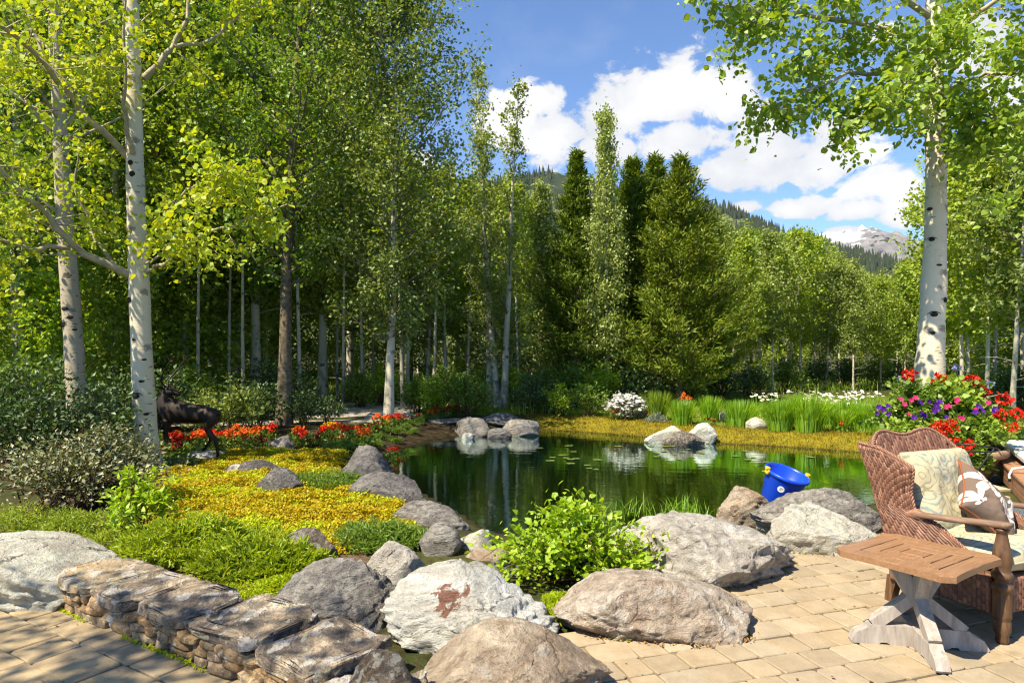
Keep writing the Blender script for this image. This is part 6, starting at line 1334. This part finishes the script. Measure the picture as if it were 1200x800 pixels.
# cushions
def fabric(name, base, fn):
    m, t = newmat(name); uv = t.attr('uvw', 'Vector'); col = fn(t, uv, base)
    w1 = t.noise(t.mapv(uv, scale=(1, 1, 1)), 90, 2); t.out(t.principled(col, 0.9, t.bump(t.math('ADD', w1, t.math('MULTIPLY', t.noise(uv, 5, 3), 2.0)), 0.25, 0.006), 0.1)); return m
def paisley(t, uv, base):
    d = t.vmath('ADD', uv, t.vmath('SCALE', t.vmath('SUBTRACT', t.noise(uv, 3.2, 3, 0.5, out=1), (0.5, 0.5, 0.5)), 0.30))
    v1 = t.voro(d, 3.6); ring = t.math('SINE', t.math('MULTIPLY', v1, 34)); e = t.voro(d, 3.6, 'DISTANCE_TO_EDGE')
    c = t.mix(t.sstep(ring, 0.3, 0.6, 0, 0.85), base, (0.20,0.25,0.25)); c = t.mix(t.sstep(v1, 0.06, 0.10, 1, 0), c, (0.30,0.17,0.07))
    sc1 = t.math('SINE', t.math('MULTIPLY', t.noise(uv, 4.5, 2, 0.4), 46)); c2 = t.mix(t.sstep(sc1, 0.80, 0.92), base, (0.26,0.24,0.15))
    big = t.sstep(t.noise(t.mapv(uv, loc=(2, 5, 0)), 2.4, 2), 0.46, 0.52); c = t.mix(big, c2, c)
    return t.mix(t.math('MULTIPLY', t.sstep(t.noise(uv, 7, 4), 0.55, 0.7), 0.25), c, (0.36,0.33,0.20))
M['paisley'] = fabric('cream_paisley', (0.43,0.385,0.26), paisley)
def leafy(t, uv, base):
    x, y, _ = t.sep(uv); c = base
    for (cx_, cy_, rt, sc_) in ((0.30, 0.33, 0.6, 1.0), (0.75, 0.70, 3.7, 1.0), (0.78, 0.2, 2.0, 0.8), (0.22, 0.82, 5.2, 0.8), (0.5, 0.55, 1.2, 0.7)):
        p = t.mapv(t.vmath('SUBTRACT', uv, (cx_, cy_, 0)), scale=(1/sc_, 1/sc_, 1)); a, b, _ = t.sep(p); th = t.math('ADD', t.math('ARCTAN2', b, a), rt); rd = t.math('SQRT', t.math('ADD', t.math('MULTIPLY', a, a), t.math('MULTIPLY', b, b)))
        lob = t.math('ABSOLUTE', t.math('COSINE', t.math('MULTIPLY', th, 3.5))); env = t.math('MULTIPLY', t.math('ADD', 0.55, t.math('MULTIPLY', t.math('COSINE', th), 0.45)), 0.40)
        f = t.math('SUBTRACT', t.math('MULTIPLY', t.math('POWER', lob, 0.6), env), rd); f2 = t.math('MULTIPLY', t.sstep(f, 0.0, 0.012), t.sstep(rd, 0.02, 0.035)); c = t.mix(f2, c, (0.66,0.63,0.57))
    return t.mix(t.sstep(t.math('ABSOLUTE', t.math('SUBTRACT', t.math('ADD', x, t.math('MULTIPLY', y, -0.9)), 0.05)), 0.012, 0.018, 1, 0), c, (0.30,0.085,0.035))
M['leafprint'] = fabric('taupe_leaf_print', (0.15,0.11,0.085), leafy)
M['piping'] = plain('rust_piping', (0.28,0.085,0.04), 0.8, 0.1)
def cushion(name, label, cat, sx, sy, th, mat, parent=None, puff=1.0, seed=0, n=60, pinch=0.0, boxy=0.35):
    s, t_ = np.meshgrid(np.linspace(-1, 1, n), np.linspace(-1, 1, n)); e = (1-s**4)*(1-t_**4); prof = np.clip(e, 0, 1)**boxy
    pin = 1-pinch*(np.abs(s)*(1-np.abs(s))+0) ; x = s*(1-pinch*(1-t_**2)*0.0)*sx/2*(1-pinch*(1-np.abs(t_)**2)*0.18); y = t_*sy/2*(1-pinch*(1-np.abs(s)**2)*0.18)
    nn = fbm(np.c_[s.ravel()*1.8+seed, t_.ravel()*1.8, np.zeros(s.size)], seed, 3).reshape(s.shape); fold = prof*fbm(np.c_[s.ravel()*3.1+seed, t_.ravel()*1.4+0.6*s.ravel(), np.zeros(s.size)], seed+4, 4).reshape(s.shape); mb = MB(); i = np.arange(n-1)[:, None]*n; j = np.arange(n-1)[None]; F = np.stack([i+j, i+j+1, i+n+j+1, i+n+j], -1).reshape(-1, 4)
    uvw = np.stack([(s+1)/2, (t_+1)/2*sy/sx, 0*s], -1).reshape(-1, 3)
    for sg in (1, -1): mb.add(np.stack([x, y, sg*prof*(th/2)*(1+0.16*nn*puff)+0.012*fold], -1).reshape(-1, 3), F if sg > 0 else F[:, ::-1], uvw=uvw)
    o = mb.build(name, mat); tag(o, label, cat); pp = MB(); k = n-1
    path = np.concatenate([np.stack([x[0], y[0]], 1), np.stack([x[1:, k], y[1:, k]], 1), np.stack([x[k, ::-1][1:], y[k, ::-1][1:]], 1), np.stack([x[::-1, 0][1:], y[::-1, 0][1:]], 1)])
    tube(pp, np.c_[path, np.zeros(len(path))], 0.006, 6); pp.build('piping', M['piping'] if mat == M['leafprint'] else mat, o); return o
Cm = Matrix.Translation((2.88, 4.20, 0)) @ Matrix.Rotation(R(22.5), 4, 'Z')
def inchair(o, loc, rot): o.matrix_world = Cm @ Matrix.Translation(loc) @ rot
RX = lambda a: Matrix.Rotation(R(a), 4, 'X')
RY = lambda a: Matrix.Rotation(R(a), 4, 'Y')
RZ = lambda a: Matrix.Rotation(R(a), 4, 'Z')
inchair(cushion('seat_cushion', 'cream paisley seat cushion lying in the wicker armchair', 'cushion', 0.66, 0.64, 0.15, M['paisley'], seed=3, boxy=0.28), (0, -0.05, 0.425), RX(0))
inchair(cushion('back_cushion', 'cream paisley back cushion leaning in the wicker armchair', 'cushion', 0.58, 0.52, 0.19, M['paisley'], seed=5, boxy=0.30), (0.0, 0.235, 0.69), RX(72))
inchair(cushion('throw_pillow', 'taupe throw pillow with white leaf print and rust piping in the armchair', 'pillow', 0.44, 0.44, 0.17, M['leafprint'], seed=7, pinch=1.0, boxy=0.55), (0.06, 0.00, 0.64), RZ(12) @ RX(56) @ RZ(38))

# ------------------------------------------------------------------ planter with its flowers
M['terracotta'] = plain('tan_terracotta', (0.34,0.225,0.13), 0.85, 0.2, 0.22, 5, bump=0.3, bscale=40)
M['potting'] = plain('potting_soil', (0.04,0.028,0.018), 0.95, 0.05)
PX, PY = 5.52, 8.7; pz = gzf(PX, PY)
pt = empty('planter', (PX, PY, pz)); pt.scale = (1, 1, 1.17); tag(pt, 'wide tan terracotta bowl planter filled with red geraniums', 'planter')
mb = MB(); lathe(mb, [(0.0,0.0),(0.34,0.0),(0.37,0.02),(0.39,0.06),(0.50,0.24),(0.58,0.40),(0.60,0.425),(0.655,0.43),(0.672,0.45),(0.668,0.50),(0.65,0.515),(0.61,0.51),(0.59,0.46),(0.0,0.455)], 56); mb.build('bowl', M['terracotta'], pt)
mb = MB(); a = np.arange(40)*2*np.pi/40; mb.add(np.vstack([np.c_[0.59*np.cos(a), 0.59*np.sin(a), 0.475+0*a], [[0, 0, 0.50]]]), [[k, (k+1) % 40, 40] for k in range(40)]); mb.build('soil', M['potting'], pt)
def pot_plant(name, label, cat, c, dims, lm, n, leaf, seed, blossoms, aspect=0.8, blossom_r=0.08, kind='ball', col='red'):
    "a plant in the bowl; blossoms are places in the scene"
    root = make_bush(name, label, cat, dims, lm, n, leaf, seed, 20, kind=6, aspect=aspect, base=0.08); root.location = c; r_ = np.random.RandomState(seed)
    for i, b in enumerate(blossoms):
        b = np.asarray(b)-np.asarray(c); mb = MB()
        if kind == 'ball':
            m_ = 46; Pp = b+nrm(r_.normal(size=(m_, 3)))*blossom_r*(0.55+0.45*r_.rand(m_, 1))*np.array([1, 1, 0.75]); leaves(mb, Pp, blossom_r*0.55, seed+i, up=0.2, aspect=1.0, kind=6, dirs=nrm(Pp-b))
        else: disc_flower(mb, [b], blossom_r, seed+i, 5, 0.3, (-0.1, -1, 0.45))
        mb.build('blossom', M[col], root, smooth=False)
    return root
zs = pz+0.56
B = lambda l, d: [W(a, b, d+random.Random(a*7+b).uniform(-0.08, 0.12)) for a, b in l]
pot_plant('geranium', 'red geranium at the left of the planter, tallest bloom against the white trunk', 'geranium', (PX-0.38, PY-0.05, zs), (1.05,0.9,0.72), M['shrub'], 2300, 0.066, 901, B([(1066,439)], 8.6), blossom_r=0.080)
pot_plant('geranium', 'red geranium in the middle of the planter', 'geranium', (PX-0.02, PY-0.02, zs), (1.05,0.95,0.76), M['aspen_near'], 2500, 0.066, 902, B([(1101,445)], 8.55), blossom_r=0.086)
pot_plant('geranium', 'red geranium with several blooms at the right of the planter', 'geranium', (PX+0.32, PY+0.02, zs+0.02), (0.9,0.8,0.70), M['shrub'], 2300, 0.066, 903, B([(1138,446),(1150,459),(1176,468)], 8.55), blossom_r=0.082)
pot_plant('geranium', 'red geranium trailing over the right rim of the planter', 'geranium', (PX+0.58, PY+0.10, zs+0.04), (0.6,0.5,0.30), M['aspen_near'], 1200, 0.07, 904, B([(1192,484),(1172,485),(1186,500)], 8.3), blossom_r=0.07)
pot_plant('geranium', 'red geranium spilling down the front of the planter', 'geranium', (PX-0.06, PY-0.66, zs-0.26), (0.36,0.26,0.36), M['shrub'], 1300, 0.055, 905, B([(1097,498),(1106,505),(1117,503),(1118,516),(1136,520),(1127,526),(1134,529),(1104,497),(1114,495)], 7.8), blossom_r=0.050)
pot_plant('petunia', 'purple petunia at the front of the planter', 'petunia', (PX-0.10, PY-0.36, zs+0.01), (1.0,0.6,0.40), M['shrub'], 1700, 0.052, 906, B([(1078,472),(1097,474),(1079,484),(1099,479),(1108,489),(1071,489),(1083,487),(1101,471),(1094,481),(1088,470)], 8.0), blossom_r=0.042, kind='disc', col='purple')
pot_plant('petunia', 'purple petunia trailing at the left end of the planter', 'petunia', (PX-0.56, PY-0.30, zs-0.02), (0.65,0.5,0.36), M['aspen_near'], 1500, 0.052, 907, B([(1035,479),(1027,484),(1041,485),(1040,476),(1030,477)], 8.1), blossom_r=0.042, kind='disc', col='purple')
pot_plant('petunia', 'purple petunia at the right side of the planter', 'petunia', (PX+0.36, PY-0.30, zs+0.02), (0.75,0.5,0.34), M['aspen_near'], 1500, 0.052, 908, B([(1163,482),(1146,476),(1151,481),(1166,479),(1143,483)], 8.0), blossom_r=0.042, kind='disc', col='purple')
pot_plant('petunia', 'magenta petunia in the front half of the planter', 'petunia', (PX-0.32, PY-0.40, zs+0.0), (0.85,0.5,0.36), M['aspen_near'], 700, 0.06, 909, B([(1068,469),(1064,486),(1060,474),(1073,466),(1055,468),(1127,490),(1123,488),(1108,477)], 7.95), blossom_r=0.036, kind='disc', col='pink')
pot_plant('petunia', 'magenta petunia right of the middle of the planter', 'petunia', (PX+0.18, PY-0.34, zs+0.02), (0.75,0.45,0.30), M['aspen_near'], 700, 0.06, 910, B([(1143,480),(1122,468),(1158,472),(1112,476),(1120,470)], 7.95), blossom_r=0.036, kind='disc', col='pink')
pot_plant('trailing_plant', 'light green trailing plant hanging over the rim of the planter', 'plant', (PX-0.42, PY-0.52, zs-0.06), (0.6,0.35,0.26), M['aspen_near'], 600, 0.05, 911, [])
pot_plant('agapanthus', 'blue agapanthus at the back of the planter', 'agapanthus', (PX+0.1, PY+0.35, zs), (1.2,0.5,0.62), M['iris'], 500, 0.10, 912, B([(1121,431),(1058,443),(1160,450)], 8.9), blossom_r=0.045, col='blue')

# ------------------------------------------------------------------ black iron stand
M['iron'] = plain('black_iron', (0.012,0.012,0.013), 0.5, 0.5, 0.2, metal=0.3)
x0, y0 = W(1129, 560, 7.0)[:2]; ist = empty('iron_stand', (x0, y0, 0.0)); tag(ist, 'thin black wrought-iron plant stand behind the armchair', 'plant stand')
a = np.linspace(0, 2*np.pi, 40)
for rr_, z, nm in ((0.085, 0.285, 'lower_ring'), (0.30, 0.60, 'upper_ring')):
    mb = MB(); tube(mb, np.c_[rr_*np.cos(a), rr_*np.sin(a), 0*a+z], 0.010 if nm == 'lower_ring' else 0.009, 8, cap=False); mb.build(nm, M['iron'], ist)
for k in range(3):
    an = R(-6+120*k); e = np.array([math.cos(an), math.sin(an), 0]); mb = MB(); tube(mb, [e*0.30+np.array([0, 0, 0.60]), e*0.24+np.array([0, 0, 0.52]), e*0.09+np.array([0, 0, 0.30]), e*0.085+np.array([0, 0, 0.27]), e*0.085], 0.0085, 8); mb.build('leg', M['iron'], ist)

# ------------------------------------------------------------------ timber-sided tub with its white cover
M['spawood'] = woodmat('red_cedar', [(0.22,0.105,0.055),(0.32,0.165,0.09),(0.42,0.24,0.14)], (2, 2, 14), 0.6, 0.3)
M['cover'] = plain('white_vinyl', (0.74,0.74,0.72), 0.4, 0.4, 0.04, 3)
A_ = np.array([6.66, 9.6]); dr = nrm(np.array([-1.23, -2.24])); inw = np.array([-dr[1], dr[0]]) if False else np.array([0.877, -0.48]); an = math.atan2(dr[1], dr[0])
sp = empty('hot_tub', (A_[0], A_[1], 0), an); tag(sp, 'low timber-sided hot tub with a padded white cover at the right edge', 'hot tub')
Ls = 4.4; sgn = 1.0 if np.dot(rotz(an)[:2, :2] @ np.array([0, 1.0]), inw) > 0 else -1.0
for k in range(2):
    mb = MB(); box(mb, (Ls/2, sgn*0.03, 0.055+0.098*k), (Ls, 0.04, 0.094), bev=0.006); mb.build('side_board', M['spawood'], sp, smooth=False)
mb = MB(); box(mb, (Ls/2, sgn*0.10, 0.225), (Ls+0.03, 0.20, 0.035), bev=0.006); mb.build('top_rail', M['spawood'], sp, smooth=False)
mb = MB(); box(mb, (-0.02, sgn*1.2, 0.11), (0.04, 2.3, 0.2), bev=0.006); mb.build('end_board', M['spawood'], sp, smooth=False)
mb = MB(); box(mb, (1.25, sgn*1.22, 0.335), (2.3, 2.14, 0.07), roty(0.0), 0.03); box(mb, (1.25, sgn*1.24, 0.27), (2.2, 2.06, 0.07), bev=0.02); mb.build('cover', M['cover'], sp, smooth=False)
mb = MB(); box(mb, (3.45, sgn*1.22, 0.335), (2.05, 2.14, 0.07), bev=0.03); mb.build('cover', M['cover'], sp, smooth=False)
mb = MB(); P = np.array([(2.35, sgn*0.20, 0.30), (2.35, sgn*0.10, 0.315), (2.35, sgn*0.0, 0.29), (2.35, -sgn*0.03, 0.22), (2.35, -sgn*0.025, 0.17)]); tube(mb, P, 0.013, 8); mb.build('strap', M['cover'], sp)
mb = MB(); tube(mb, [(2.35, -sgn*0.026, 0.18), (2.35, -sgn*0.026, 0.145)], [0.017, 0.015], 8); mb.build('buckle', M['iron'], sp)
# ------------------------------------------------------------------ thin mountain air
m, t = newmat('mountain_air'); v = t.node('ShaderNodeVolumePrincipled'); v.inputs['Color'].default_value = (0.80, 0.88, 1.0, 1); v.inputs['Density'].default_value = 0.000025; v.inputs['Anisotropy'].default_value = 0.0
o_ = t.node('ShaderNodeOutputMaterial'); t.l.new(v.outputs[0], o_.inputs['Volume'])
mb = MB(); x1, y0, y1, z0, z1 = 9500, -900, 9500, -8, 1000
V = [(-x1, y0, z0), (x1, y0, z0), (x1, y1, z0), (-x1, y1, z0), (-x1, y0, z1), (x1, y0, z1), (x1, y1, z1), (-x1, y1, z1)]
mb.add(V, [[0,3,2,1],[4,5,6,7],[0,1,5,4],[1,2,6,5],[2,3,7,6],[3,0,4,7]])
hz = mb.build('haze', m, smooth=False); tag(hz, 'thin blue air between the garden and the far mountain', 'haze', kind='stuff')
cy.volume_max_steps = 8
